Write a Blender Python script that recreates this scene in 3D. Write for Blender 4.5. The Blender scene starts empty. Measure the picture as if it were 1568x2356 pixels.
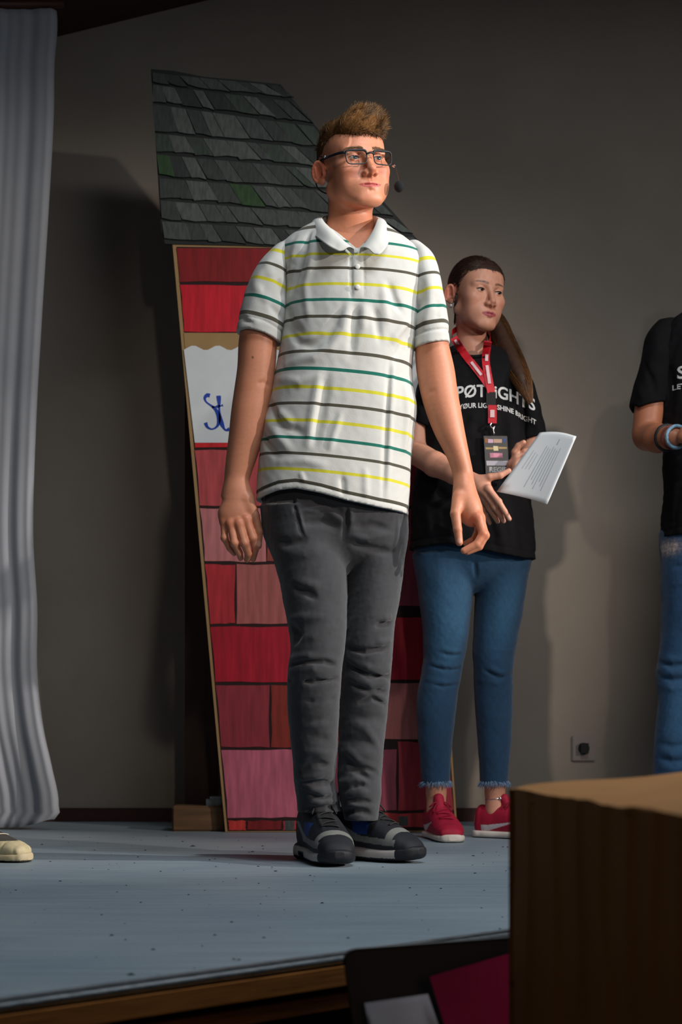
import bpy, bmesh, math, random
import numpy as np
from mathutils import Vector, Matrix, Euler
from mathutils.bvhtree import BVHTree

# ------------------------------------------------------------------ camera, world, lights, exposure
FPX, HZ, HC = 3908.0, 1674.0, 0.318          # focal length in pixels, horizon row, lens height above the stage
scene = bpy.context.scene
COL = scene.collection
cam_d = bpy.data.cameras.new('camera'); cam = bpy.data.objects.new('camera', cam_d); COL.objects.link(cam)
cam.location = (0, 0, HC); cam.rotation_euler = (math.pi/2, 0, 0)
cam_d.sensor_fit = 'VERTICAL'; cam_d.sensor_height = 36.0; cam_d.lens = FPX/2356*36.0
cam_d.shift_y = (HZ-1178)/2356.0
cam_d.clip_start = 0.05
cam_d.dof.use_dof = True; cam_d.dof.focus_distance = 3.93; cam_d.dof.aperture_fstop = 5.6
scene.camera = cam

world = bpy.data.worlds.new('hall_ambient'); scene.world = world; world.use_nodes = True
world.node_tree.nodes['Background'].inputs[0].default_value = (0.62, 0.72, 0.85, 1)
world.node_tree.nodes['Background'].inputs[1].default_value = 0.022

def spot(name, loc, target, watts, col, size, blend, radius):
    d = bpy.data.lights.new(name, 'SPOT'); o = bpy.data.objects.new(name, d); COL.objects.link(o)
    o.location = loc
    o.rotation_euler = (Vector(target)-Vector(loc)).to_track_quat('-Z', 'Y').to_euler()
    d.energy = watts; d.color = col; d.spot_size = math.radians(size); d.spot_blend = blend; d.shadow_soft_size = radius
    return o
spot('stage_spot_side', (5.3, 2.75, 2.30), (0.0, 4.02, 0.95), 1100, (1.0, 0.93, 0.87), 21, 0.45, 0.06)
spot('stage_spot_key', (4.5, 0.45, 2.45), (0.25, 4.5, 1.0), 560, (1.0, 0.90, 0.81), 28, 0.6, 0.07)
spot('stage_spot_front', (1.1, -2.4, 2.35), (0.35, 4.3, 1.20), 150, (1.0, 0.91, 0.83), 19.5, 0.8, 0.10)
def area(name, loc, size, watts, col):
    d = bpy.data.lights.new(name, 'AREA'); o = bpy.data.objects.new(name, d); COL.objects.link(o); o.location = loc
    d.shape = 'RECTANGLE'; d.size, d.size_y = size; d.energy = watts; d.color = col
    return o
area('hall_ceiling_lamp', (0.8, 2.8, 2.95), (1.4, 0.7), 50, (0.86, 0.94, 1.0))
fl = area('box_fill_left', (-2.3, -0.6, 1.7), (0.9, 1.2), 1.7, (1.0, 0.9, 0.74)); fl.rotation_euler = (Vector((0.3, 1.9, 0.0))-fl.location).to_track_quat('-Z', 'Y').to_euler()  # fill light added to brighten the box's left face, no real window there

vs = scene.view_settings
vs.view_transform = 'Standard'; vs.look = 'None'; vs.exposure = 0.0; vs.gamma = 1.0; vs.use_curve_mapping = False

# ------------------------------------------------------------------ small helpers
rnd = random.Random(7)
def P(x, y, Y):
    """point at distance Y from the lens plane that the photograph shows at pixel (x, y)"""
    return np.array([(x-784.0)/FPX*Y, Y, HC+(HZ-y)/FPX*Y])
def lin(c):
    return tuple(((v/255.0)/12.92 if v/255.0 <= 0.04045 else ((v/255.0+0.055)/1.055)**2.4) for v in c)

def new_mat(name):
    m = bpy.data.materials.new(name); m.use_nodes = True
    nt = m.node_tree; b = nt.nodes['Principled BSDF']
    return m, nt, b
def mat(name, col, rough=0.8, metal=0.0, var=0.0, scale=30.0, stretch=(1, 1, 1), bump=0.0, bscale=None, coat=0.0, spec=0.5, attr=None, sheen=0.0, trans=0.0, detail=4.0):
    """procedural principled material: base colour (or vertex attribute) modulated by noise, fine bump"""
    m, nt, b = new_mat(name); L = nt.links.new
    b.inputs['Roughness'].default_value = rough; b.inputs['Metallic'].default_value = metal
    b.inputs['Specular IOR Level'].default_value = spec
    if coat: b.inputs['Coat Weight'].default_value = coat
    if sheen: b.inputs['Sheen Weight'].default_value = sheen; b.inputs['Sheen Roughness'].default_value = 0.5
    if trans: b.inputs['Transmission Weight'].default_value = trans
    tc = nt.nodes.new('ShaderNodeTexCoord'); mp = nt.nodes.new('ShaderNodeMapping')
    mp.inputs['Scale'].default_value = stretch
    L(tc.outputs['Object'], mp.inputs['Vector'])
    if attr:
        at = nt.nodes.new('ShaderNodeAttribute'); at.attribute_name = attr; src = at.outputs['Color']
    else:
        rgb = nt.nodes.new('ShaderNodeRGB'); rgb.outputs[0].default_value = (*col, 1); src = rgb.outputs[0]
    if var > 0:
        n = nt.nodes.new('ShaderNodeTexNoise'); n.inputs['Scale'].default_value = scale; n.inputs['Detail'].default_value = detail
        L(mp.outputs[0], n.inputs['Vector'])
        mr = nt.nodes.new('ShaderNodeMapRange'); mr.inputs['From Min'].default_value = 0.25; mr.inputs['From Max'].default_value = 0.75
        mr.inputs['To Min'].default_value = 1-var; mr.inputs['To Max'].default_value = 1+var
        L(n.outputs['Fac'], mr.inputs['Value'])
        mx = nt.nodes.new('ShaderNodeVectorMath'); mx.operation = 'SCALE'
        L(src, mx.inputs[0]); L(mr.outputs[0], mx.inputs['Scale'])
        L(mx.outputs[0], b.inputs['Base Color'])
    else:
        L(src, b.inputs['Base Color'])
    if bump > 0:
        n2 = nt.nodes.new('ShaderNodeTexNoise'); n2.inputs['Scale'].default_value = bscale or scale*3; n2.inputs['Detail'].default_value = 3
        L(mp.outputs[0], n2.inputs['Vector'])
        bp = nt.nodes.new('ShaderNodeBump'); bp.inputs['Strength'].default_value = bump; bp.inputs['Distance'].default_value = 0.002
        L(n2.outputs['Fac'], bp.inputs['Height']); L(bp.outputs[0], b.inputs['Normal'])
    return m

ROOT = {}          # object -> world origin its vertices are measured from
def setp(o, parent):
    if parent is not None:
        o.parent = parent
def tag(o, label=None, cat=None, group=None, kind=None):
    if label: o['label'] = label
    if cat: o['category'] = cat
    if group: o['group'] = group
    if kind: o['kind'] = kind
    return o
def empty(name, loc, label=None, cat=None, group=None):
    o = bpy.data.objects.new(name, None); COL.objects.link(o); o.location = loc; o.empty_display_size = 0.05
    ROOT[o] = np.array(loc, float)
    return tag(o, label, cat, group)
def base_of(parent):
    return ROOT.get(parent, np.zeros(3)) if parent is not None else np.zeros(3)
def obj(name, verts, faces, material, parent=None, smooth=True, attrs=None, loc=None):
    """ONE mesh object from world-space vertices"""
    v = np.asarray(verts, float).reshape(-1, 3)
    org = base_of(parent) if parent is not None else (np.array(loc, float) if loc is not None else np.zeros(3))
    v = v-org
    me = bpy.data.meshes.new(name)
    if isinstance(faces, np.ndarray):
        n, k = faces.shape
        me.vertices.add(len(v)); me.vertices.foreach_set('co', v.astype(np.float32).ravel())
        me.loops.add(n*k); me.loops.foreach_set('vertex_index', faces.astype(np.int32).ravel())
        me.polygons.add(n); me.polygons.foreach_set('loop_start', np.arange(0, n*k, k, dtype=np.int32))
        me.update(calc_edges=True)
    else:
        me.from_pydata(v.tolist(), [], faces); me.update()
    if smooth:
        me.polygons.foreach_set('use_smooth', np.ones(len(me.polygons), dtype=bool))
    if attrs:
        for an, av in attrs.items():
            av = np.asarray(av, np.float32)
            if av.ndim == 1:
                a = me.attributes.new(an, 'FLOAT', 'POINT'); a.data.foreach_set('value', av)
            else:
                if av.shape[1] == 3: av = np.concatenate([av, np.ones((len(av), 1), np.float32)], 1)
                a = me.color_attributes.new(an, 'FLOAT_COLOR', 'POINT'); a.data.foreach_set('color', av.ravel())
    if material: me.materials.append(material)
    o = bpy.data.objects.new(name, me); COL.objects.link(o)
    if parent is not None:
        o.parent = parent
    else:
        o.location = org
    ROOT[o] = org
    return o

class MB:
    """collects boxes, prisms and tubes into one mesh"""
    def __init__(s): s.v = []; s.f = []
    def add(s, v, f):
        n = len(s.v); s.v += [tuple(map(float, p)) for p in v]; s.f += [tuple(i+n for i in q) for q in f]; return s
    def box(s, lo, hi):
        x0, y0, z0 = lo; x1, y1, z1 = hi
        return s.add([(x0,y0,z0),(x1,y0,z0),(x1,y1,z0),(x0,y1,z0),(x0,y0,z1),(x1,y0,z1),(x1,y1,z1),(x0,y1,z1)],
                     [(3,2,1,0),(4,5,6,7),(0,1,5,4),(1,2,6,5),(2,3,7,6),(3,0,4,7)])
    def hexa(s, p8):
        return s.add(p8, [(3,2,1,0),(4,5,6,7),(0,1,5,4),(1,2,6,5),(2,3,7,6),(3,0,4,7)])
    def prism(s, front, back):
        """front / back: matching closed outlines (front facing the viewer, given counter-clockwise or not)"""
        n = len(front)
        fs = [tuple(range(n)), tuple(range(2*n-1, n-1, -1))]
        fs += [(i, i+n, (i+1) % n+n, (i+1) % n) for i in range(n)]
        return s.add(list(front)+list(back), fs)
    def tube(s, pts, r, n=8, caps=True, flat=None):
        pts = [np.array(p, float) for p in pts]; m = len(pts)
        rr = r if hasattr(r, '__len__') else [r]*m
        vs_, fs = [], []
        up = np.array([0.13, 0.21, 0.97])
        prev = None
        for i in range(m):
            t = pts[min(i+1, m-1)]-pts[max(i-1, 0)]; t = t/(np.linalg.norm(t)+1e-12)
            if prev is None:
                a = np.cross(t, up)
                if np.linalg.norm(a) < 1e-3: a = np.cross(t, np.array([1.0, 0, 0]))
            else:
                a = prev-t*np.dot(prev, t)
            a = a/(np.linalg.norm(a)+1e-12); prev = a; b = np.cross(t, a)
            for k in range(n):
                th = 2*math.pi*k/n
                vs_.append(pts[i]+rr[i]*(math.cos(th)*a+math.sin(th)*b*(flat or 1.0)))
        for i in range(m-1):
            for k in range(n):
                fs.append((i*n+k, i*n+(k+1) % n, (i+1)*n+(k+1) % n, (i+1)*n+k))
        if caps:
            fs.append(tuple(range(n-1, -1, -1))); fs.append(tuple((m-1)*n+k for k in range(n)))
        return s.add(vs_, fs)
    def strip(s, a, b):
        """surface between two polylines"""
        n = len(a)
        return s.add(list(a)+list(b), [(i, i+1, n+i+1, n+i) for i in range(n-1)])
    def build(s, name, material, parent=None, smooth=False, loc=None, attrs=None):
        return obj(name, s.v, s.f, material, parent, smooth, attrs, loc)

def curve_pts(pts, n):
    """Catmull-Rom through points"""
    p = [np.array(q, float) for q in pts]; m = len(p); out = []
    for i in range(n):
        t = i/(n-1)*(m-1); k = min(int(t), m-2); u = t-k
        p0, p1, p2, p3 = p[max(k-1, 0)], p[k], p[k+1], p[min(k+2, m-1)]
        out.append(0.5*((2*p1)+(-p0+p2)*u+(2*p0-5*p1+4*p2-p3)*u*u+(-p0+3*p1-3*p2+p3)*u**3))
    return out

# ------------------------------------------------------------------ sculpting: signed distance volumes meshed with surface nets
def herm(ts, vs_, t):
    ts = np.asarray(ts, float); vs_ = np.asarray(vs_, float)
    m = np.gradient(vs_, ts)
    # limit overshoot
    t = np.clip(t, ts[0], ts[-1]); k = np.clip(np.searchsorted(ts, t)-1, 0, len(ts)-2)
    h = ts[k+1]-ts[k]; u = (t-ts[k])/h
    return ((2*u**3-3*u**2+1)*vs_[k]+(u**3-2*u**2+u)*h*m[k]+(-2*u**3+3*u**2)*vs_[k+1]+(u**3-u**2)*h*m[k+1])

class Vol:
    def __init__(s, lo, hi, h):
        s.lo = np.array(lo, float); s.h = h
        s.n = np.ceil((np.array(hi)-s.lo)/h).astype(int)+1
        s.ax = [(s.lo[i]+h*np.arange(s.n[i])).astype(np.float32) for i in range(3)]
        s.d = np.full(tuple(s.n), 0.5, np.float32)
    def sl(s, lo, hi, m):
        a = np.clip(np.floor((np.array(lo)-m-s.lo)/s.h).astype(int), 0, s.n)
        b = np.clip(np.ceil((np.array(hi)+m-s.lo)/s.h).astype(int)+1, 0, s.n)
        return tuple(slice(a[i], b[i]) for i in range(3))
    def grid(s, sl):
        return (s.ax[0][sl[0]][:, None, None], s.ax[1][sl[1]][None, :, None], s.ax[2][sl[2]][None, None, :])
    def op(s, prim, k=0.0, mode='add'):
        fn, lo, hi = prim
        sl = s.sl(lo, hi, k+3*s.h)
        if any(x.stop <= x.start for x in sl): return s
        b = fn(*s.grid(sl)).astype(np.float32); a = s.d[sl]
        if mode == 'add':
            if k > 0:
                hh = np.clip(0.5+0.5*(b-a)/k, 0, 1); r = b*(1-hh)+a*hh-k*hh*(1-hh)
            else: r = np.minimum(a, b)
        elif mode == 'sub':
            b = -b
            if k > 0:
                hh = np.clip(0.5-0.5*(b-a)/k, 0, 1); r = b*(1-hh)+a*hh+k*hh*(1-hh)
            else: r = np.maximum(a, b)
        s.d[sl] = r
        return s
    def add(s, prim, k=0.0): return s.op(prim, k, 'add')
    def sub(s, prim, k=0.0): return s.op(prim, k, 'sub')
    def chain(s, pts, rr, k=0.0, kk=None):
        for i in range(len(pts)-1):
            s.add(rc(pts[i], pts[i+1], rr[i], rr[i+1]), k if i == 0 else (kk if kk is not None else min(k, 0.004)))
        return s
    def cut(s, fn):
        """keep only where fn(x,y,z) < 0"""
        X, Y, Z = s.grid((slice(None),)*3)
        s.d = np.maximum(s.d, fn(X, Y, Z).astype(np.float32)); return s
    def bump(s, pts, r, amp):
        """raise (amp>0) or groove (amp<0) along a polyline on the surface"""
        pts = [np.array(p, float) for p in pts]
        lo = np.min(pts, 0); hi = np.max(pts, 0)
        sl = s.sl(lo, hi, 2.6*r)
        if any(x.stop <= x.start for x in sl): return s
        X, Y, Z = s.grid(sl); best = None
        m = len(pts)-1
        for i in range(max(m, 1)):
            a = pts[i]; b = pts[min(i+1, m)]
            ba = b-a; L2 = float(ba@ba)+1e-9
            t = np.clip(((X-a[0])*ba[0]+(Y-a[1])*ba[1]+(Z-a[2])*ba[2])/L2, 0, 1)
            d2 = (X-a[0]-t*ba[0])**2+(Y-a[1]-t*ba[1])**2+(Z-a[2]-t*ba[2])**2
            tt = (i+t)/max(m, 1); w = np.clip(np.minimum(tt, 1-tt)*4, 0, 1)     # fade at both ends
            g = np.exp(-d2/(r*r))*(0.15+0.85*w)
            best = g if best is None else np.maximum(best, g)
        s.d[sl] -= (amp*best).astype(np.float32); return s
    def noise(s, amp, scale, seed=0, stretch=(1, 1, 1)):
        """smooth random undulation of the surface"""
        rs = np.random.RandomState(seed); X, Y, Z = s.grid((slice(None),)*3); tot = 0
        for i in range(9):
            v = rs.normal(size=3); v /= np.linalg.norm(v); v = v*np.array(stretch)*2*math.pi/scale*rs.uniform(0.6, 1.6)
            tot = tot+np.sin(v[0]*X+v[1]*Y+v[2]*Z+rs.uniform(0, 6.28)+1.3*np.sin(0.5*(v[2]*X-v[0]*Z)+rs.uniform(0, 6.28)))
        s.d += (amp/3.0*tot).astype(np.float32); return s
    def sample(s, p):
        q = (np.array(p)-s.lo)/s.h; i = np.floor(q).astype(int)
        if np.any(i < 0) or np.any(i >= s.n-1): return 0.5
        f = q-i; c = s.d[i[0]:i[0]+2, i[1]:i[1]+2, i[2]:i[2]+2]
        c = c[0]*(1-f[0])+c[1]*f[0]; c = c[0]*(1-f[1])+c[1]*f[1]; return float(c[0]*(1-f[2])+c[1]*f[2])
    def hit(s, x, y):
        """where the sight line of pixel (x, y) first meets the surface"""
        y0 = s.lo[1]; y1 = s.lo[1]+s.h*s.n[1]; t = y0
        while t < y1:
            if s.sample(P(x, y, t)) < 0: return P(x, y, t)
            t += s.h*0.6
        return None
    def fold(s, pix, r, amp):
        """a fold following image points on the front of the garment"""
        pts = [s.hit(*q) for q in pix]; pts = [p for p in pts if p is not None]
        if len(pts) >= 2: s.bump(pts, r, amp)
        return s
    def mesh(s):
        d = s.d; h = s.h
        d[0], d[-1] = 0.5, 0.5; d[:, 0], d[:, -1] = 0.5, 0.5; d[:, :, 0], d[:, :, -1] = 0.5, 0.5
        sg = d < 0
        cnt = np.zeros(tuple(s.n-1), np.int8)
        for i in (0, 1):
            for j in (0, 1):
                for k in (0, 1):
                    cnt += sg[i:s.n[0]-1+i, j:s.n[1]-1+j, k:s.n[2]-1+k]
        act = np.argwhere((cnt > 0) & (cnt < 8))
        idx = np.full(tuple(s.n-1), -1, np.int32); idx[act[:, 0], act[:, 1], act[:, 2]] = np.arange(len(act))
        c = {}
        for i in (0, 1):
            for j in (0, 1):
                for k in (0, 1):
                    c[i, j, k] = d[act[:, 0]+i, act[:, 1]+j, act[:, 2]+k].astype(np.float64)
        acc = np.zeros((len(act), 3)); num = np.zeros(len(act))
        for axis in range(3):
            o = [a for a in range(3) if a != axis]
            for p in (0, 1):
                for q in (0, 1):
                    e0 = [0, 0, 0]; e0[o[0]] = p; e0[o[1]] = q; e1 = list(e0); e1[axis] = 1
                    a = c[tuple(e0)]; b = c[tuple(e1)]; m = (a < 0) != (b < 0)
                    t = np.where(m, a/np.where(m, a-b, 1), 0)
                    pos = np.tile(np.array(e0, float), (len(act), 1)); pos[:, axis] += t
                    acc += pos*m[:, None]; num += m
        V = s.lo+h*(act+acc/num[:, None])
        F = []
        for axis in range(3):
            o = [(axis+1) % 3, (axis+2) % 3]
            a = sg.take(range(0, s.n[axis]-1), axis); b = sg.take(range(1, s.n[axis]), axis)
            e = np.argwhere(a != b)
            e = e[(e[:, o[0]] > 0) & (e[:, o[1]] > 0) & (e[:, o[0]] < s.n[o[0]]-1) & (e[:, o[1]] < s.n[o[1]]-1)]
            ins = a[e[:, 0], e[:, 1], e[:, 2]]
            def cell(du, dv):
                q = e.copy(); q[:, o[0]] += du; q[:, o[1]] += dv
                return idx[q[:, 0], q[:, 1], q[:, 2]]
            q = np.stack([cell(-1, -1), cell(0, -1), cell(0, 0), cell(-1, 0)], 1)
            q[~ins] = q[~ins][:, ::-1]
            F.append(q)
        return V, np.concatenate(F)

def sph(c, r):
    c = np.array(c, float)
    return (lambda X, Y, Z: np.sqrt((X-c[0])**2+(Y-c[1])**2+(Z-c[2])**2)-r), c-r, c+r
def ell(c, r, rot=None):
    c = np.array(c, float); r = np.array(r, float); R = np.array(Euler(rot).to_matrix()) if rot is not None else np.eye(3)
    m = r.max() if rot is not None else r
    def fn(X, Y, Z):
        x, y, z = X-c[0], Y-c[1], Z-c[2]
        a = R[0, 0]*x+R[1, 0]*y+R[2, 0]*z; b = R[0, 1]*x+R[1, 1]*y+R[2, 1]*z; g = R[0, 2]*x+R[1, 2]*y+R[2, 2]*z
        k0 = np.sqrt((a/r[0])**2+(b/r[1])**2+(g/r[2])**2); k1 = np.sqrt((a/r[0]**2)**2+(b/r[1]**2)**2+(g/r[2]**2)**2)+1e-9
        return k0*(k0-1)/k1
    return fn, c-m, c+m
def rc(a, b, ra, rb):
    a = np.array(a, float); b = np.array(b, float); ba = b-a; L2 = float(ba@ba)+1e-12; m = max(ra, rb)
    def fn(X, Y, Z):
        t = np.clip(((X-a[0])*ba[0]+(Y-a[1])*ba[1]+(Z-a[2])*ba[2])/L2, 0, 1)
        return np.sqrt((X-a[0]-t*ba[0])**2+(Y-a[1]-t*ba[1])**2+(Z-a[2]-t*ba[2])**2)-(ra+(rb-ra)*t)
    return fn, np.minimum(a, b)-m, np.maximum(a, b)+m
def loft(axis, keys, p=2.0, rot=0.0, caps=True):
    """sections across an axis: keys = (t, cu, cv, au, av); u, v are the two other axes in x,y,z order"""
    keys = sorted(keys); K = np.array(keys, float); ts = K[:, 0]
    oth = [i for i in range(3) if i != axis]
    lo = np.zeros(3); hi = np.zeros(3); lo[axis], hi[axis] = ts[0], ts[-1]
    for j, o in enumerate(oth):
        e = np.maximum(K[:, 3], K[:, 4]) if rot else K[:, 3+j]
        lo[o] = (K[:, 1+j]-e).min(); hi[o] = (K[:, 1+j]+e).max()
    def fn(X, Y, Z):
        G = (X, Y, Z); T = G[axis]; U = G[oth[0]]; V = G[oth[1]]
        cu, cv, au, av = (herm(ts, K[:, i], T) for i in (1, 2, 3, 4))
        u = U-cu; v = V-cv
        if rot: u, v = u*math.cos(rot)+v*math.sin(rot), -u*math.sin(rot)+v*math.cos(rot)
        if p == 2.0:
            k0 = np.sqrt((u/au)**2+(v/av)**2)+1e-9; k1 = np.sqrt((u/au**2)**2+(v/av**2)**2)+1e-9; d = k0*(k0-1)/k1
        else:
            k0 = (np.abs(u/au)**p+np.abs(v/av)**p)**(1/p); d = (k0-1)*np.minimum(au, av)
        if caps: d = np.maximum(d, np.maximum(T-ts[-1], ts[0]-T))
        return d
    return fn, lo, hi
def rows(keys, Y, q=0.0, shrink=0.0, dY=0.0):
    """photo rows -> loft sections along z: keys = (y, xL, xR, halfdepth[, Y offset])"""
    out = []
    for k in keys:
        y, xl, xr, b = k[:4]; Yc = Y+(k[4] if len(k) > 4 else 0.0)+dY
        p = P((xl+xr)/2, y, Yc); out.append((p[2], p[0], p[1], (xr-xl)/2/FPX*Yc-shrink, b-shrink))
    return out
def solid(name, vol, material, parent=None, attrs=None, xf=None, loc=None):
    V, F = vol.mesh()
    at = attrs(V) if callable(attrs) else attrs
    W = V if xf is None else xf(V)
    return obj(name, W, F, material, parent, True, at, loc)
def smooth01(e0, e1, x):
    t = np.clip((x-e0)/(e1-e0), 0, 1); return t*t*(3-2*t)
def vnoise(V, scale, seed=0):
    rs = np.random.RandomState(seed); r = np.zeros(len(V))
    for i in range(8):
        k = rs.normal(size=3)/scale*3.0; r += np.sin(V@k+rs.uniform(0, 6.28))
    return r/4.0
# ------------------------------------------------------------------ the hall and the stage
YW = 5.75                                             # back wall
def edge_y(x): return 1.95+1.03*(x+0.39)              # front edge of the stage, seen at an angle
M_wall = mat('wall_plaster', lin((158, 145, 132)), 0.9, var=0.10, scale=3.0, bump=0.55, bscale=38.0)
M_ceil = mat('ceiling_wood', lin((74, 42, 30)), 0.7, var=0.35, scale=6, stretch=(1, 12, 1), bump=0.2, bscale=30)
M_dkwood = mat('dark_stained_wood', lin((72, 38, 26)), 0.55, var=0.3, scale=8, stretch=(0.6, 0.6, 6))
M_base = mat('baseboard_wood', lin((64, 30, 22)), 0.6, var=0.25, scale=6, stretch=(0.5, 4, 8))
M_hall = mat('hall_floor_wood', lin((70, 52, 40)), 0.6, var=0.2, scale=5, stretch=(1, 6, 1))

def struct(o): o['kind'] = 'structure'; return o
struct(MB().box((-4.0, YW, -0.8), (5.6, YW+0.15, 4.6)).build('wall_back', M_wall))
def cz(x): return 2.656+0.243*(x+0.962)
struct(MB().hexa([(-4.0, -2.8, cz(-4.0)), (5.6, -2.8, cz(5.6)), (5.6, YW, cz(5.6)), (-4.0, YW, cz(-4.0)),
                  (-4.0, -2.8, cz(-4.0)+.1), (5.6, -2.8, cz(5.6)+.1), (5.6, YW, cz(5.6)+.1), (-4.0, YW, cz(-4.0)+.1)]).build('ceiling', M_ceil))
struct(MB().box((-4.0, YW-0.014, 0.0), (5.0, YW, 0.046)).build('baseboard_back', M_base))
struct(MB().box((-4.0, -2.8, -0.80), (5.6, YW, -0.75)).build('floor_hall', M_hall))

# stage floor: worn grey-blue sheet flooring with long scuffs
m, nt, b = new_mat('stage_flooring'); L = nt.links.new
tc = nt.nodes.new('ShaderNodeTexCoord')
def nz(scale, stretch, detail=5, rot=0.0):
    mp = nt.nodes.new('ShaderNodeMapping'); mp.inputs['Scale'].default_value = stretch; mp.inputs['Rotation'].default_value = (0, 0, rot)
    L(tc.outputs['Object'], mp.inputs['Vector'])
    n = nt.nodes.new('ShaderNodeTexNoise'); n.inputs['Scale'].default_value = scale; n.inputs['Detail'].default_value = detail
    L(mp.outputs[0], n.inputs['Vector']); return n.outputs['Fac']
def ramp(f, stops):
    r = nt.nodes.new('ShaderNodeValToRGB'); L(f, r.inputs[0]); e = r.color_ramp.elements
    while len(e) < len(stops): e.new(0.5)
    for i, (p_, c_) in enumerate(stops): e[i].position = p_; e[i].color = (*c_, 1)
    return r.outputs[0]
def mixc(a, c, f, mode='MULTIPLY'):
    x = nt.nodes.new('ShaderNodeMix'); x.data_type = 'RGBA'; x.blend_type = mode
    if isinstance(f, float): x.inputs[0].default_value = f
    else: L(f, x.inputs[0])
    L(a, x.inputs[6]); L(c, x.inputs[7]); return x.outputs[2]
c1 = ramp(nz(2.0, (1, 1, 1)), [(0.3, lin((140, 158, 170))), (0.7, lin((160, 174, 182)))])
c2 = ramp(nz(7.0, (0.5, 5.0, 1), 6, 0.05), [(0.35, (0.80, 0.80, 0.82)), (0.62, (1, 1, 1))])
c3 = ramp(nz(130.0, (1, 1, 1), 2), [(0.30, (0.86, 0.86, 0.86)), (0.5, (1, 1, 1))])
L(mixc(mixc(c1, c2, 0.8), c3, 0.7), b.inputs['Base Color'])
b.inputs['Roughness'].default_value = 0.55; b.inputs['Specular IOR Level'].default_value = 0.35
M_stage = m
xl, xr = -2.6, edge_y(0) and (YW-1.95)/1.03-0.39
top = [(xl, edge_y(xl), 0.0), (xr, YW, 0.0), (xl, YW, 0.0)]
struct(MB().prism(top, [(x, y, -0.03) for x, y, z in top]).build('floor_stage', M_stage))
# edge build-up: metal nosing, two boards and the dark panel under them, all running along the stage front
ed = np.array([1, 1.03, 0.0]); ed /= np.linalg.norm(ed); en = np.array([ed[1], -ed[0], 0.0])       # along / outward
E0 = np.array([xl, edge_y(xl), 0.0]); E1 = np.array([xr, YW, 0.0])-ed*0.02
def along(name, o0, o1, z0, z1, material, parent=None):
    q = []
    for z in (z0, z1):
        q += [tuple(E0+en*o0+(0, 0, z)), tuple(E1+en*o0+(0, 0, z)), tuple(E1+en*o1+(0, 0, z)), tuple(E0+en*o1+(0, 0, z))]
    return MB().hexa(q).build(name, material, parent)
M_metal_trim = mat('worn_metal_nosing', lin((112, 118, 122)), 0.5, 0.4, var=0.35, scale=60, stretch=(1, 1, 4), bump=0.3, bscale=120)
M_oak = mat('varnished_edge_wood', lin((214, 142, 76)), 0.35, var=0.35, scale=9, stretch=(1.2, 1.2, 26), bump=0.15, bscale=40, coat=0.2)
M_oak2 = mat('varnished_edge_wood_lower', lin((196, 124, 66)), 0.4, var=0.4, scale=9, stretch=(1.2, 1.2, 30), coat=0.15)
M_black = mat('flat_black_panel', lin((20, 17, 16)), 0.7, var=0.1, scale=20)
front = struct(along('trim_1', -0.012, 0.004, 0.0, 0.006, M_metal_trim))
tube = MB().tube([E0+en*0.008+(0, 0, -0.002), E1+en*0.008+(0, 0, -0.002)], 0.006, 8).build('nosing_bead', M_metal_trim, front, True)
struct(along('trim_2', 0.0, 0.018, -0.036, -0.010, M_oak))
struct(along('trim_3', 0.0, 0.012, -0.068, -0.048, M_oak2))
struct(along('wall_stage_front', -0.02, 0.0, -0.75, -0.03, M_black))

# crumbs and scuffs of dirt lying on the stage: nobody could count them
rs = np.random.RandomState(5); mb = MB()
for i in range(420):
    x = rs.uniform(-1.3, 0.9); y = rs.uniform(2.0, 5.0)
    if y < edge_y(x)+0.03: continue
    r = abs(rs.normal(0, 0.0016))+0.0008
    if rs.rand() < 0.06: r *= 2.2
    n = 6; ring = [(x+r*rs.uniform(.7, 1.4)*math.cos(k/n*6.283), y+r*rs.uniform(.7, 1.6)*math.sin(k/n*6.283), 0.0004) for k in range(n)]
    mb.add(ring+[(x, y, 0.0004+r*0.45)], [(k, (k+1) % n, n) for k in range(n)])
mb.build('floor_dirt', mat('dirt_crumbs', lin((28, 34, 36)), 0.9))
tag(bpy.data.objects['floor_dirt'], 'dark crumbs and dirt specks scattered on the grey stage floor', 'dirt', kind='stuff')

# ------------------------------------------------------------------ white curtain
YC = 5.27
prof = [(-60, 122), (0, 124), (18, 128), (60, 130), (130, 124), (250, 122), (480, 110), (720, 95), (1000, 80), (1250, 75), (1400, 84), (1550, 84), (1680, 100), (1770, 121), (1850, 136), (1880, 133), (1890, 118)]
py = [q[0] for q in prof]; px = [q[1] for q in prof]
NU, NV = 150, 120; V = []; XL = -1.75
rs = np.random.RandomState(3)
for side in (0, 1):
    for j in range(NV+1):
        yy = 20+(1900-20)*j/NV
        xe = P(float(herm(py, px, np.array(yy))), 0, YC)[0]; down = j/NV
        for i in range(NU+1):
            u = i/NU; X = XL+(xe-XL)*u**0.9
            if i == NU and side == 1: X -= 0.002
            w = 0.6*0.006*math.sin(u*70+1.2*math.sin(u*9)+0.4*down)+0.0035*math.sin(u*139+2*math.sin(u*17)+1.1)+0.012*math.sin(u*23+0.5)
            amp = 0.40+0.30*down
            gather = 1.0+0.2*math.exp(-((down-1)/0.08)**2)*math.sin(u*31)
            Y = YC+w*amp*gather+(0.05*max(0, down-0.85)/0.15*math.sin(u*11))*0.6+0.08*(u-1)*0.0
            z = P(0, yy, YC)[2]
            if j == NV: z = max(0.004, 0.006+0.030*max(0, (u-0.80)/0.20)**2)
            ed_ = max(0, u-0.975)/0.025
            V.append((X, Y+0.02*ed_**2+(0.004 if side else 0), z))
F = []; W = NU+1; S = W*(NV+1)
for j in range(NV):
    for i in range(NU):
        a = j*W+i; F.append((a, a+W, a+W+1, a+1)); F.append((S+a, S+a+1, S+a+W+1, S+a+W))
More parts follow.
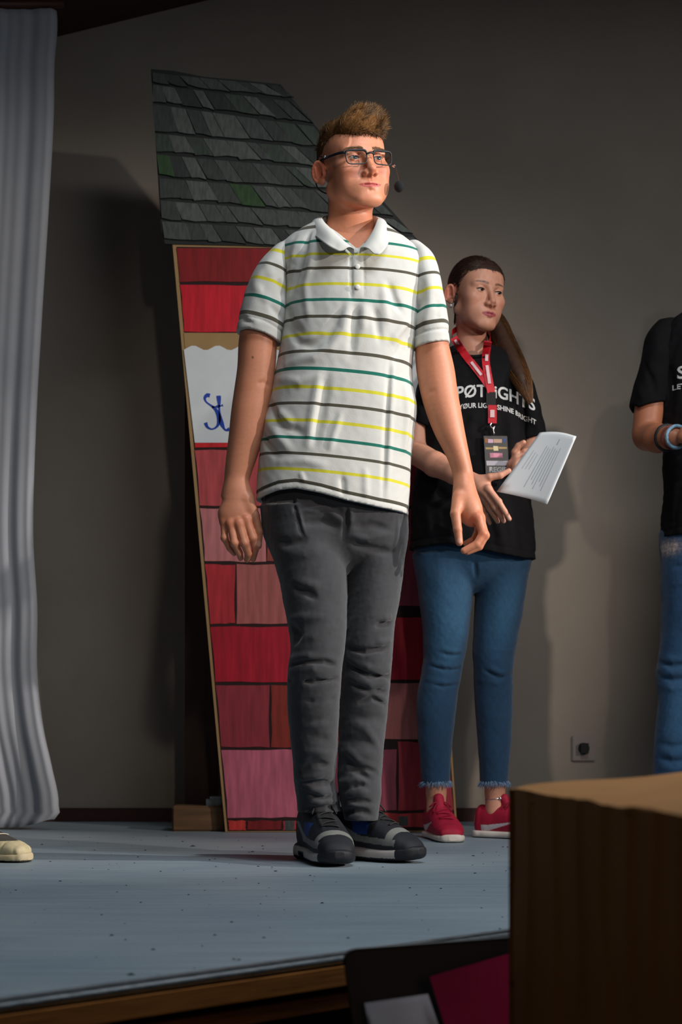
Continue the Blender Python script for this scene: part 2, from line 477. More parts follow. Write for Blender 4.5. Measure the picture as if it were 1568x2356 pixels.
for j in range(NV): a = j*W+NU; F.append((a, a+W, S+a+W, S+a)); a = j*W; F.append((a, S+a, S+a+W, a+W))
for i in range(NU): F.append((i, i+1, S+i+1, S+i)); a = NV*W+i; F.append((a, S+a, S+a+1, a+1))
M_curtain = mat('white_curtain_cloth', lin((160, 162, 168)), 0.9, var=0.05, scale=8, bump=0.15, bscale=300, sheen=0.2)
cur = obj('stage_curtain', V, F, M_curtain, None, True)
tag(cur, 'white floor-length stage curtain with soft vertical folds', 'curtain')
rail = MB().tube([(-1.85, YC+0.01, 2.565), (-0.86, YC+0.01, 2.565)], 0.012, 10).build('curtain_rail', M_dkwood, cur, True)
MB().tube([(-1.3, YC+0.01, 2.565), (-1.3, YC+0.01, cz(-1.3)-0.005)], 0.006, 8).build('rail_hanger', M_dkwood, cur, True)
for v in (rail,):
    pass

# ------------------------------------------------------------------ painted tower prop
YT = 5.16; TH = 0.014
def T(x, y, d=0.0): return P(x, y, YT)-np.array([0, d, 0])
M_board = mat('bare_cardboard', lin((166, 132, 88)), 0.85, var=0.08, scale=14)
tower = empty('tower_prop', P(784, 1915, YT)*np.array([1, 1, 0])+np.array([0, 0.0, 0]), 'tall painted cardboard tower with red bricks and grey shingle roof', 'stage prop')
wallpoly = [(396, 556), (962, 575), (1052, 1914), (518, 1914)]
MB().prism([T(*q) for q in wallpoly], [T(q[0], q[1], -TH) for q in wallpoly]).build('tower_board', M_board, tower)
roofpoly = [(347, 160), (400, 164), (470, 178), (560, 186), (645, 195), (720, 285), (860, 440), (992, 588), (860, 582), (700, 572), (560, 566), (380, 562), (371, 530)]
MB().prism([T(x, y, 0.004) for x, y in roofpoly], [T(x, y, -TH+0.004) for x, y in roofpoly]).build('roof_board', mat('roof_paint_dark', lin((34, 38, 36)), 0.8, var=0.3, scale=20), tower)
# shingles, row by row, each one a slab with its lower edge proud of the board
rl = [(350, 166, 640, 196), (352, 194, 677, 233), (350, 238, 722, 290), (356, 306, 760, 344), (360, 354, 805, 394), (366, 409, 855, 446), (368, 460, 905, 503), (372, 508, 950, 545), (378, 556, 985, 584)]
shm = [mat('shingle_paint_%d' % i, lin(c), 0.8, var=0.35, scale=26, stretch=(5, 1, 1.2), bump=0.1) for i, c in enumerate(
    [(72, 76, 74), (60, 64, 62), (86, 90, 87), (50, 54, 52), (60, 70, 62), (48, 74, 44)])]
rs = np.random.RandomState(11)
def lerp(a, b_, t): return a+(b_-a)*t
for r in range(8):
    a = rl[r]; c = rl[r+1]; t = 0.0
    while t < 0.995:
        wpx = rs.uniform(26, 60); t2 = min(1.0, t+wpx/(c[2]-c[0]))
        if 1-t2 < 0.03: t2 = 1.0
        def pt(row, tt, sh=0.0, dy=0.0): return (lerp(row[0], row[2], tt)+sh, lerp(row[1], row[3], tt)+dy)
        slant = 0 if (t == 0 or t2 == 1.0) else -5
        g = 0.7
        tl = pt(a, t, g+(slant if t > 0 else 0), 2.5); tr = pt(a, t2, -g+(slant if t2 < 1 else 0), 2.5)
        br = pt(c, t2, -g+(6 if 0 < t2 < 1 else 0), -rs.uniform(1, 7)); bl = pt(c, t, g+(6 if t > 0 else 0), -rs.uniform(1, 7))
        bm = ((bl[0]+br[0])/2, (bl[1]+br[1])/2+rs.uniform(-3, 3))
        o = [tl, tr, br, bm, bl]; dep = [0.006, 0.006, 0.010, 0.0105, 0.010]
        mi = rs.choice([0, 1, 2, 3, 4], p=[.3, .25, .18, .15, .12])
        if r in (4, 5) and rs.rand() < 0.22: mi = 5
        MB().prism([T(q[0], q[1], e) for q, e in zip(o, dep)], [T(q[0], q[1], 0.003) for q in o]).build('shingle', shm[mi], tower)
        t = t2
# painted bricks: every patch of colour its own thin slab between the dark painted joints
def xl_(y): return 404+(y-568)*(524-404)/(1915-568)
def xr_(y): return 958+(y-585)*(1048-958)/(1905-585)
joint = [(xl_(568)+2, 568), (xr_(575)-2, 575), (xr_(1910)-1, 1910), (xl_(1912), 1912)]
MB().prism([T(x, y, 0.0012) for x, y in joint], [T(x, y, 0.0) for x, y in joint]).build('joint_paint', mat('black_joint_paint', lin((38, 14, 14)), 0.8), tower)
bc = {}
def brick(x0, y0, x1, y1, col, d=0.0028, jag=2.2):
    key = tuple(col)
    if key not in bc: bc[key] = mat('brick_paint_%d' % len(bc), lin(col), 0.62, var=0.30, scale=9, stretch=(7, 1, 0.8), bump=0.12, bscale=24, spec=0.4)
    n = 5; out = []
    def L_(y): return max(x0, xl_(y)+2)
    def R_(y): return min(x1, xr_(y)-2)
    for i in range(n+1): out.append((lerp(L_(y0), R_(y0), i/n), y0+2+rs.uniform(-jag, jag)*0.7))
    for i in range(1, 4): out.append((R_(lerp(y0, y1, i/4))-1.5+rs.uniform(-jag, jag)*.5, lerp(y0, y1, i/4)))
    for i in range(n+1): out.append((lerp(R_(y1), L_(y1), i/n), y1-2+rs.uniform(-jag, jag)*0.7))
    for i in range(1, 4): out.append((L_(lerp(y1, y0, i/4))+1.5+rs.uniform(-jag, jag)*.5, lerp(y1, y0, i/4)))
    MB().prism([T(q[0], q[1], d) for q in out], [T(q[0], q[1], 0.0008) for q in out]).build('brick', bc[key], tower)
X0, X1 = 300, 1100
R1, R2, PK, GP, DK = (176, 36, 44), (170, 22, 40), (192, 104, 116), (176, 108, 104), (140, 50, 56)
brick(X0, 570, 700, 650, (134, 16, 20)); brick(702, 570, X1, 650, (150, 20, 26))
brick(X0, 655, 640, 766, (204, 18, 40)); brick(642, 655, X1, 766, (170, 26, 34))
brick(X0, 1016, X1, 1031, (206, 30, 38))
brick(X0, 1033, 640, 1166, (186, 74, 76)); brick(642, 1033, X1, 1166, (170, 50, 58))
brick(X0, 1169, 612, 1294, (196, 118, 118)); brick(614, 1169, 820, 1294, (158, 70, 58)); brick(822, 1169, X1, 1294, (170, 72, 84))
brick(X0, 1297, 541, 1437, (186, 46, 54)); brick(544, 1297, 740, 1437, (176, 96, 92)); brick(742, 1290, X1, 1396, (168, 70, 88))
brick(X0, 1440, 760, 1571, (176, 22, 44)); brick(762, 1418, X1, 1566, (178, 20, 44))
brick(X0, 1574, 620, 1721, (150, 50, 60)); brick(623, 1574, 780, 1721, (140, 46, 36)); brick(782, 1569, X1, 1702, (180, 104, 100))
brick(X0, 1723, 690, 1883, (196, 100, 120)); brick(692, 1723, 912, 1866, (150, 66, 84)); brick(915, 1705, X1, 1866, (160, 46, 58))
brick(X0, 1886, 566, 1911, (204, 58, 52)); brick(568, 1886, 648, 1911, (128, 26, 30)); brick(650, 1886, 860, 1911, (190, 50, 60)); brick(862, 1869, 1012, 1905, (176, 50, 54)); brick(1014, 1869, X1, 1905, (160, 40, 48))
for gx, gy in ((655, 1898), (916, 1888)):       # bare patches between the bottom bricks
    q = [(gx, gy-10), (gx+22, gy-10), (gx+22, gy+12), (gx, gy+12)]
    MB().prism([T(a_, b_, 0.0032) for a_, b_ in q], [T(a_, b_, 0.002) for a_, b_ in q]).build('paint_patch', shm[0], tower)
# board strip and the white paper sign with its cut wavy top
q = [(xl_(765)+1, 766), (955, 768), (955, 815), (xl_(815)+1, 815)]
MB().prism([T(a_, b_, 0.0022) for a_, b_ in q], [T(a_, b_, 0.001) for a_, b_ in q]).build('bare_strip', M_board, tower)
sg_ = []
xs = np.linspace(423, 958, 60)
for x in xs: sg_.append((x, 801+5.5*math.cos((x-445)/56*2*math.pi)*-1))
sg_ += [(975, 1019), (448, 1019)]
MB().prism([T(a_, b_, 0.0042) for a_, b_ in sg_], [T(a_, b_, 0.0030) for a_, b_ in sg_]).build('paper_sign', mat('white_sign_paper', lin((222, 226, 228)), 0.38, var=0.04, scale=20, spec=0.6), tower)
M_blue = mat('blue_brush_paint', lin((14, 62, 168)), 0.5, var=0.15, scale=60)
def brush(pts, w):
    c = curve_pts(pts, 26); mb_ = MB(); aa, bb = [], []
    for i, p_ in enumerate(c):
        t_ = c[min(i+1, 25)]-c[max(i-1, 0)]; t_ = t_/(np.linalg.norm(t_)+1e-9); n_ = np.array([-t_[1], t_[0]]); ww = w*(0.8+0.35*math.sin(i*0.5+1))/2
        aa.append(p_+n_*ww); bb.append(p_-n_*ww)
    out = aa+bb[::-1]
    f_ = [T(a_[0], a_[1], 0.0052) for a_ in out]; k_ = [T(a_[0], a_[1], 0.0040) for a_ in out]
    n = len(c); vs_ = f_+k_; fs = [(i, i+1, 2*n-2-i, 2*n-1-i) for i in range(n-1)]+[(i, i+2*n, (i+1) % (2*n)+2*n, (i+1) % (2*n)) for i in range(2*n)]
    mb_.add(vs_, fs).build('painted_letter', M_blue, tower)
brush([(483, 911), (476, 910), (471, 917), (475, 926), (486, 934), (497, 944), (503, 958), (503, 974), (497, 984), (487, 988), (477, 983), (473, 973)], 8)
brush([(503, 911), (504, 928), (505, 948), (508, 968), (513, 982), (519, 990), (528, 988)], 9)
brush([(488, 937), (500, 936), (513, 933)], 6)
# struts that hold it up from behind
strut = MB(); strut.box((-0.50, 5.44, 0.0), (-0.392, 5.52, 1.95))
post = strut.build('support_post', mat('post_brown_wood', lin((66, 40, 26)), 0.7, var=0.3, scale=7, stretch=(8, 8, 0.8)), None, loc=None)
tag(post, 'dark brown upright wooden post behind the painted tower', 'post')
blk = MB().box((P(397, 0, 5.22)[0], 5.20, 0.0), (P(523, 0, 5.22)[0], 5.33, 0.078)).build('wood_block', mat('block_wood', lin((104, 74, 46)), 0.7, var=0.3, scale=8, stretch=(1, 1, 9)))
bm_ = bmesh.new(); bm_.from_mesh(blk.data); bmesh.ops.bevel(bm_, geom=bm_.edges[:], offset=0.005, segments=2, affect='EDGES'); bm_.to_mesh(blk.data); bm_.free()
tag(blk, 'low brown wooden block at the foot of the tower', 'wood block')
mb = MB(); x0 = P(476, 0, 5.26)[0]; mb.box((x0, 5.22, 0.078), (x0+0.075, 5.30, 0.098)); mb.box((x0+0.012, 5.215, 0.0985), (x0+0.070, 5.28, 0.106))
clamp = mb.build('grey_weight', mat('grey_plastic', lin((118, 122, 126)), 0.5)); tag(clamp, 'small grey weight lying on the wooden block', 'weight')

# ------------------------------------------------------------------ wall socket
so = empty('wall_socket', (P(1341, 0, YW)[0], YW, P(0, 1722, YW)[2]), 'square wall socket low on the grey wall', 'socket')
sx, sz = so.location.x, so.location.z
M_plate = mat('socket_plate', lin((150, 136, 130)), 0.5)
pl = MB().box((sx-0.039, YW-0.010, sz-0.043), (sx+0.039, YW-0.0005, sz+0.043)).build('plate', M_plate, so)
bm_ = bmesh.new(); bm_.from_mesh(pl.data); bmesh.ops.bevel(bm_, geom=bm_.edges[:], offset=0.003, segments=2, affect='EDGES'); bm_.to_mesh(pl.data); bm_.free()
MB().tube([(sx, YW-0.0105, sz), (sx, YW-0.0125, sz)], 0.024, 24).build('socket_ring', M_plate, so)
MB().tube([(sx, YW-0.0125, sz), (sx, YW-0.0135, sz)], 0.0195, 24).build('socket_well', M_black, so)
MB().box((sx-0.012, YW-0.032, sz-0.016), (sx+0.014, YW-0.0135, sz+0.018)).build('plug', M_black, so)

# ------------------------------------------------------------------ cardboard box in the foreground
M_card = mat('corrugated_cardboard', lin((186, 128, 68)), 0.85, var=0.12, scale=10, stretch=(1, 1, 0.6), bump=0.15, bscale=60)
C0 = np.array([0.1975, 2.0, 0.246]); eb = np.array([0.138, -0.990, 0.0]); ea = np.array([0.990, 0.138, 0.0]); LB, LA = 0.78, 0.50; rise = 0.08
box = empty('cardboard_box', (C0[0]+0.25, C0[1]-0.35, -0.75), 'large brown corrugated cardboard box in front of the stage', 'box')
def topz(a, b_): return C0[2]+rise*a-0.0*b_+0.001*math.sin(b_*27)*math.exp(-a*6)
def side(name, p0, along_, L_, out, flute):
    """one corrugated wall: upright flutes that stand proud, uneven top edge"""
    n = 300 if flute else 60; nz_ = 14; vs_, fs = [], []
    for i in range(n+1):
        t = i/n*L_
        for j in range(nz_+1):
            q = p0+along_*t
            a_ = float((q-C0)@ea); b_ = float((q-C0)@eb)
            zt = topz(a_, b_)+ (0.0006*math.sin(t*41)+0.0004*math.sin(t*97) if flute else 0)
            z = lerp(zt, -0.75, (j/nz_)**1.5)
            ph = (67.4*(0.1975+0.138*t)/(2.0-0.99*t)) % 1.0
            o = 0.0045*math.exp(-((ph-0.5)/0.10)**2)+0.0008*math.sin(t*17+z*6)*0.5 if flute else 0.0
            if flute: o += -0.010*math.exp(-t/0.012)*1.0+0.0015*math.sin(z*23+t*9)
            vs_.append(q+out*o+np.array([0, 0, z-q[2]]))
    for i in range(n):
        for j in range(nz_):
            a_ = i*(nz_+1)+j; fs.append((a_, a_+nz_+1, a_+nz_+2, a_+1))
    return obj(name, vs_, fs, M_card, box, True)
side('side_panel', C0.copy(), eb, LB, -ea, True)
side('side_panel', C0+ea*LA, eb, LB, ea, False)
side('end_panel', C0.copy(), ea, LA, -eb, False)
side('end_panel', C0+eb*LB, ea, LA, eb, False)
NA, NB = 24, 60; vs_, fs = [], []
for i in range(NA+1):
    for j in range(NB+1):
        a_, b_ = i/NA*LA, j/NB*LB; q = C0+ea*a_+eb*b_
        e_ = 0.003*math.exp(-a_/0.010)
        vs_.append((q[0], q[1], topz(a_, b_)+0.002-e_+0.0015*math.sin(a_*30+b_*12)))
for i in range(NA):
    for j in range(NB): k = i*(NB+1)+j; fs.append((k, k+1, k+NB+2, k+NB+1))
obj('top_flap', vs_, fs, M_card, box, True)
def onplane(x, y, O, N):
    d = P(x, y, 1.0)-np.array([0, 0, HC]); o = np.array([0, 0, HC]); t = ((np.array(O)-o)@N)/(d@N); return o+d*t
M_dent = mat('torn_card', lin((96, 66, 34)), 0.9)
for x, y, s_ in ((1225, 1845, 6), (1445, 1872, 6), (1174, 1998, 6), (1176, 2262, 7), (1180, 2268, 4)):
    q = onplane(x, y, C0-ea*0.003, ea); r_ = s_/2200.0
    mb = MB(); n = 8; ring = [q+eb*(r_*math.cos(k/n*6.283)*rnd.uniform(.7, 1.3))+np.array([0, 0, r_*math.sin(k/n*6.283)*rnd.uniform(.7, 1.3)]) for k in range(n)]
    mb.add(ring+[q-ea*0.0035], [(k, (k+1) % n, n) for k in range(n)]).build('dent', M_dent, box)

# ------------------------------------------------------------------ music stand with papers
SO = np.array([0.0033, 2.15, 0.036]); s1 = np.array([0.873, 0.487, 0.0]); snh = np.array([0.487, -0.873, 0.0]); s2 = snh*0.26+np.array([0, 0, -0.966]); sn = np.cross(s1, s2); sn /= np.linalg.norm(sn)
if sn[1] > 0: sn = -sn
WS, HS = 0.50, 0.34
mid = SO+s1*WS/2+s2*HS/2
ms = empty('music_stand', (mid[0]-sn[0]*0.05, mid[1]-sn[1]*0.05, -0.75), 'black music stand in front of the stage edge', 'music stand')
def sp(u, v, d=0.0): return SO+s1*u+s2*v+sn*d
out = []
for cx_, cy_, a0 in ((0.018, 0.018, math.pi), (WS-0.018, 0.018, 1.5*math.pi), (WS, HS, None), (0, HS, None)):
    if a0 is None: out.append((cx_, cy_))
    else:
        for k in range(7): t_ = a0+k/6*math.pi/2; out.append((cx_+0.018*math.cos(t_), cy_+0.018*math.sin(t_)))
M_stand = mat('black_enamel', lin((26, 24, 25)), 0.38, var=0.1, scale=40, spec=0.5)
MB().prism([sp(u, v, 0.0) for u, v in out], [sp(u, v, -0.004) for u, v in out]).build('desk', M_stand, ms)
MB().tube([sp(u, v, -0.002) for u, v in out[:15]]+[sp(*out[-1], -0.002), ], 0.0026, 8).build('desk_rim', M_stand, ms, True)
MB().hexa([sp(0, HS, 0.0), sp(WS, HS, 0.0), sp(WS, HS, 0.055), sp(0, HS, 0.055), sp(0, HS-0.004, 0.0), sp(WS, HS-0.004, 0.0), sp(WS, HS-0.004, 0.055), sp(0, HS-0.004, 0.055)]).build('ledge', M_stand, ms)
pb = sp(WS/2, HS*0.6, -0.03); ft = np.array([pb[0], pb[1], -0.75])
MB().tube([pb+(0, 0, 0.02), ft+(0, 0, 0.10)], 0.011, 12).build('pole', M_stand, ms, True)
MB().tube([sp(WS/2, HS*0.6, -0.004), pb], 0.014, 10).build('tilt_hub', M_stand, ms, True)
for k in range(3):
    a_ = 0.6+k*2.094; MB().tube([ft+(0, 0, 0.22), ft+(0.20*math.cos(a_), 0.20*math.sin(a_), 0.012)], 0.008, 8).build('leg', M_stand, ms, True)
def sheet(name, pix, d, material, bow=0.0):
    q = [onplane(x, y, SO+sn*d, sn) for x, y in pix]; n = 10; vs_ = []; 
    for s_ in (0, -0.0006):
        for i in range(n+1):
            for j in range(n+1):
                u, v = i/n, j/n
                vs_.append(q[0]*(1-u)*(1-v)+q[1]*u*(1-v)+q[2]*u*v+q[3]*(1-u)*v+sn*(s_+bow*math.sin(u*math.pi)*(1-v)))
    W_ = n+1; S_ = W_*W_; f = []
    for i in range(n):
        for j in range(n):
            a_ = i*W_+j; f.append((a_, a_+1, a_+W_+1, a_+W_)); f.append((S_+a_, S_+a_+W_, S_+a_+W_+1, S_+a_+1))
    for i in range(n):
        for a_, b_ in ((i, i+1), (n*W_+i+1, n*W_+i)): f.append((a_, S_+a_, S_+b_, b_))
        for a_, b_ in (((i+1)*W_, i*W_), (i*W_+n, (i+1)*W_+n)): f.append((a_, S_+a_, S_+b_, b_))
    return obj(name, vs_, f, material, None, False)
sb = P(784, 2700, 2.0)
pp = sheet('sheet_music', [(838, 2308), (984, 2287), (1050, 2480), (880, 2520)], 0.006, mat('paper_white', lin((208, 206, 214)), 0.8, var=0.04, scale=30), 0.004)
tag(pp, 'white sheets of paper standing on the black music stand', 'paper')
pp2 = sheet('sheet_music', [(846, 2318), (968, 2299), (1030, 2480), (884, 2522)], 0.009, bpy.data.materials['paper_white'], 0.002)
tag(pp2, 'front white page leaning over the other sheet on the music stand', 'paper')
fo = sheet('folder', [(988, 2247), (1230, 2176), (1240, 2500), (1075, 2530)], 0.018, mat('magenta_card', lin((170, 6, 78)), 0.5, var=0.05, scale=12), 0.010)
tag(fo, 'magenta card folder standing on the black music stand', 'folder')
# ------------------------------------------------------------------ heads, sculpted in their own frame: face towards -y, x to the picture's right, z up, origin between the ears
def head_xf(origin, yaw, pitch, roll, s=1.0, kz=1.0):
    R = np.array((Matrix.Rotation(math.radians(yaw), 3, 'Z') @ Matrix.Rotation(math.radians(roll), 3, 'Y') @ Matrix.Rotation(math.radians(pitch), 3, 'X')))
    x, y, Yh = origin                                   # where the point between the eyes shows, and how far the ears are
    e = R@(np.array((0, -.09, .009))*s)
    o = P(x, y, Yh+e[1])-e
    def warp(V, k):                                     # shorter or longer lower face
        V = np.array(V, float); z = V[..., 2]; V[..., 2] = np.where(z < .009, .009+(z-.009)*k, z); return V
    f = lambda V: (warp(V, kz)*s)@R.T+o
    f.inv = lambda p: warp(((np.asarray(p, float)-o)@R)/s, 1/kz)
    f.R = R
    return f
def sculpt_head(neck_pts, female=False, h=0.0014, wide=1.0, mw=1.0, smile=0.0):
    v = Vol((-.105, -.150, -.20), (.105, .135, .150), h)
    g = 1.0 if not female else 0.93
    jw = (1.0 if not female else 0.90)*wide
    v.add(ell((0, .014, .042), (.073*wide, .094, .082)))
    v.add(ell((0, -.040, .045), (.061*wide, .054, .055)), .03)
    v.add(ell((0, -.040, -.020), (.060*wide, .052, .062)), .03)
    for s in (-1, 1):
        v.add(rc((s*.053*jw, -.004, -.052), (s*.020*jw, -.082, -.098), .021, .016), .028)
        v.add(ell((s*.043*wide, -.064, -.018), (.023, .024, .021)), .025)       # cheek
        v.add(ell((s*.038*jw, -.060, -.054), (.023, .025, .027)), .024)        # lower cheek
    v.add(ell((0, -.045, -.072), (.046*jw, .046, .034)), .03)
    v.add(ell((0, -.085, -.098), (.019 if not female else .015, .016, .015)), .02)
    v.add(ell((0, -.080, -.062), (.031, .022, .028)), .02)                      # muzzle
    # neck
    for i in range(len(neck_pts)-1):
        (a, ra), (b_, rb) = neck_pts[i], neck_pts[i+1]
        v.add(rc(a, b_, ra, rb), .022)
    # brow
    br = .011 if not female else .007
    for s in (-1, 1):
        v.add(rc((s*.012, -.0870, .025), (s*.046, -.0735, .026), br, br*.8), .016)
        v.sub(ell((s*.0325, -.1020, .0085), (.0205, .0165, .0125), (0, 0, s*.28)), .010)
    # nose
    tip = (0, -.1145 if not female else -.1125, -.0275); 
    v.add(rc((0, -.0905, .016), tip, .0075*g, .0100*g), .012)
    v.add(sph(tip, .0100*g), .006)
    for s in (-1, 1):
        v.add(ell((s*.0125*g, -.1040, -.0355), (.0083, .0115, .0085)), .006)
    v.add(rc((0, -.112, -.040), (0, -.098, -.045), .0055, .006), .006)
    for s in (-1, 1):
        v.sub(ell((s*.0068, -.1105, -.0440), (.0042, .0058, .0042)), .003)
    # lips
    f = 1.0 if not female else 1.25
    for s in (-1, 1):
        v.add(rc((s*.004, -.1030, -.0605), (s*.0235*mw, -.0920, -.0652+smile), .0038*f, .0018), .005)
        v.add(rc((s*.002, -.1020, -.0712), (s*.0205*mw, -.0925, -.0668+smile*.7), .0048*f, .0020), .005)
        v.bump([(s*.0255*mw, -.0905, -.0655+smile), (s*.013*mw, -.1008, -.0653+smile*.3), (0, -.1065, -.0660), (-s*.004, -.1060, -.0660)], .0016, -.0034)
        v.bump([(s*.0262*mw, -.0890, -.0655+smile)], .004, -.0022)
    v.bump([(0, -.1045, -.0475), (0, -.1050, -.0560)], .0035, -.0018)           # philtrum
    v.bump([(-.012, -.0985, -.0815), (.012, -.0985, -.0815)], .006, -.0030)     # under the lower lip
    for s in (-1, 1):                                                            # smile fold
        v.bump([(s*.018, -.098, -.040), (s*.028, -.089, -.054), (s*.031, -.083, -.066)], .0045, -.0016 if not female else -.0008)
    # lids: a shell over the eyeball with an almond opening
    for s in (-1, 1):
        c = np.array((s*.0320, -.0790, .0088))
        v.add(sph(c, .0140), .0035)
        v.sub(ell(c+(0, -.0125, -.0012), (.0145, .0105, .0040 if not female else .0042), (0, s*-.06, s*.22)), .0018)
        v.bump([c+(-s*.011, -.0095, .0055), c+(0, -.0125, .0072), c+(s*.013, -.008, .0048)], .0018, -.0016)   # lid crease
    # ears
    for s in (-1, 1):
        R_ = (0.12, s*0.16, s*-0.80); cx = .0800*wide
        Rm = np.array(Euler(R_).to_matrix())
        def E(a, b_, c): return np.array((s*cx, .016, -.003))+Rm@np.array((s*a, b_, c))
        v.add(ell(E(0, 0, 0), (.0062, .0185, .0275), R_), .006)
        v.sub(ell(E(.0068, -.001, .003), (.0066, .0128, .0190), R_), .002)
        ring = [E(.0035, .0165*math.cos(t)*(.95 if math.cos(t) > 0 else .75), .0015+.0255*math.sin(t)) for t in np.linspace(-1.2, 3.6, 16)]
        for i in range(15): v.add(rc(ring[i], ring[i+1], .0033, .0033), .003)
        v.add(rc(E(.003, .0085, .012), E(.003, .0060, -.010), .0030, .0034), .004)
        v.add(ell(E(.000, -.008, -.0235), (.0048, .0085, .0085), R_), .005)
        v.add(ell(E(.002, -.0145, -.004), (.0035, .0045, .0070), R_), .004)
        v.sub(sph(E(.003, -.006, -.004), .0060), .003)
    return v
def head_colour(base, lip, female=False, brow=None, blush=0.35, mw=1.0, smile=0.0):
    base = np.array(lin(base)); lip = np.array(lin(lip)); br = np.array(lin(brow)) if brow else base*.3
    def f(V):
        n = vnoise(V, .03, 1)*.05+vnoise(V, .006, 2)*.03
        c = base[None]*(1+n[:, None])
        x = np.abs(V[:, 0]); y = V[:, 1]; z = V[:, 2]; front = smooth01(-.05, -.075, y)
        ck = np.exp(-((x-.043)/.020)**2-((z+.030)/.018)**2)*front
        ns = np.exp(-(x/.013)**2-((z+.034)/.014)**2)*smooth01(-.09, -.105, y)
        ear = smooth01(.070, .078, x)*smooth01(-.03, -.01, y)*np.exp(-((z)/.035)**2)
        red = np.clip(ck*blush+ns*blush*1.1+ear*.75, 0, 1)[:, None]
        c = c*(1-red)+c*np.array([1.02, .62, .58])[None]*red
        # lips: between the upper and lower contour
        xm = x/mw; zm = -.0660+smile*(xm/.0255)**2; up = .0062 if not female else .0085; dn = .0078 if not female else .0105
        w = np.clip(1-(xm/.0262)**2, 0, 1)
        bow = 1-.28*np.exp(-(x/.0035)**2)
        dz = z-zm
        m = np.where(dz > 0, smooth01(1.12, .82, dz/(up*w**.8*bow+1e-5)), smooth01(1.12, .80, -dz/(dn*w**.6+1e-5)))*front*(xm < .0262)
        c = c*(1-m[:, None])+lip[None]*m[:, None]
        ml = smooth01(.0011, .0004, np.abs(dz-.0004))*front*smooth01(.0265, .022, xm)*.8
        c = c*(1-ml[:, None])+lip[None]*np.array([.45, .3, .3])*ml[:, None]
        # eyebrow stubble
        zb = .0275+.0045*np.sin(np.clip((x-.010)/.040, 0, 1)*math.pi*.8)-(.002 if not female else -.001)
        hb = (.0046 if not female else .0042)*(1-.55*np.clip((x-.03)/.025, 0, 1))
        b_ = smooth01(1.25, .55, np.abs(z-zb)/hb)*smooth01(.009, .014, x)*smooth01(.056, .048, x)*front*(.75+.25*vnoise(V, .004, 5))
        b_ = np.clip(b_, 0, 1)[:, None]*(.85 if not female else .95)
        c = c*(1-b_)+br[None]*b_
        # dark lid margins
        for s in (-1, 1):
            q = V-np.array((s*.0320, -.0790, .0088)); r = np.linalg.norm(q, axis=1)
            e = np.abs(q[:, 2]+.0012-.0041*np.sqrt(np.clip(1-(q[:, 0]/.0148)**2, 0, 1)))
            lm = smooth01(.0022, .0008, e)*(r < .0152)*(q[:, 1] < -.004)*(.85 if female else .6)
            c = c*(1-lm[:, None])+np.array(lin((52, 32, 26)))[None]*lm[:, None]
        return {'Col': np.clip(c, 0.002, 1)}
    return f
M_skin = None
def skin_material():
    m = mat('skin', (0.6, 0.3, 0.2), 0.48, attr='Col', var=0.05, scale=240, bump=0.06, bscale=900, spec=0.45)
    b_ = m.node_tree.nodes['Principled BSDF']; b_.inputs['Subsurface Weight'].default_value = 0.12; b_.inputs['Subsurface Radius'].default_value = (0.8, 0.3, 0.15); b_.inputs['Subsurface Scale'].default_value = 0.008
    return m
M_skin = skin_material()
M_eye = mat('eye', (1, 1, 1), 0.12, attr='Col', spec=0.6)
def eyes(xf, parent, iris, look):
    """two eyeballs; look = (dx, dz) direction in the head frame"""
    nu, nv = 24, 20; out = []
    for s in (-1, 1):
        c = np.array((s*.0320, -.0790, .0088)); vs_ = []; fs = []
        d = np.array((look[0], -1.0, look[1])); d /= np.linalg.norm(d)
        a = np.cross(d, (0, 0, 1)); a /= np.linalg.norm(a); b_ = np.cross(a, d); cols = []
        for j in range(nv+1):
            th = math.pi*(j/nv)**1.35
            for i in range(nu):
                ph = 2*math.pi*i/nu
                n = d*math.cos(th)+math.sin(th)*(a*math.cos(ph)+b_*math.sin(ph))
                vs_.append(c+.01265*n)
                r = math.degrees(th)
                cols.append((.004, .004, .004) if r < 11 else (tuple(np.array(lin(iris))*(0.7+.3*math.sin(i*5))) if r < 26 else (tuple(np.array(lin(iris))*.35) if r < 30 else lin((214, 200, 192)))))
        for j in range(nv):
            for i in range(nu): fs.append((j*nu+i, j*nu+(i+1) % nu, (j+1)*nu+(i+1) % nu, (j+1)*nu+i))
        out.append(obj('eye', xf(np.array(vs_)), fs, M_eye, parent, True, {'Col': np.array(cols)}))
    return out
def lashes(xf, parent, material, thick=.0007):
    for s in (-1, 1):
        c = np.array((s*.0320, -.0790, .0088)); pts = []
        for i in range(13):
            t = -1+2*i/12; x = t*.0136
            z = -.0012+.0042*math.sqrt(max(0, 1-t*t*.92)); y = -math.sqrt(max(1e-8, .0146**2-x*x-z*z))
            pts.append(c+np.array((x, y-.0004, z)))
        MB().tube(xf(np.array(pts)), [thick*(.4+.8*math.sin(math.pi*i/12)) for i in range(13)], 6).build('eyelash', material, parent, True)
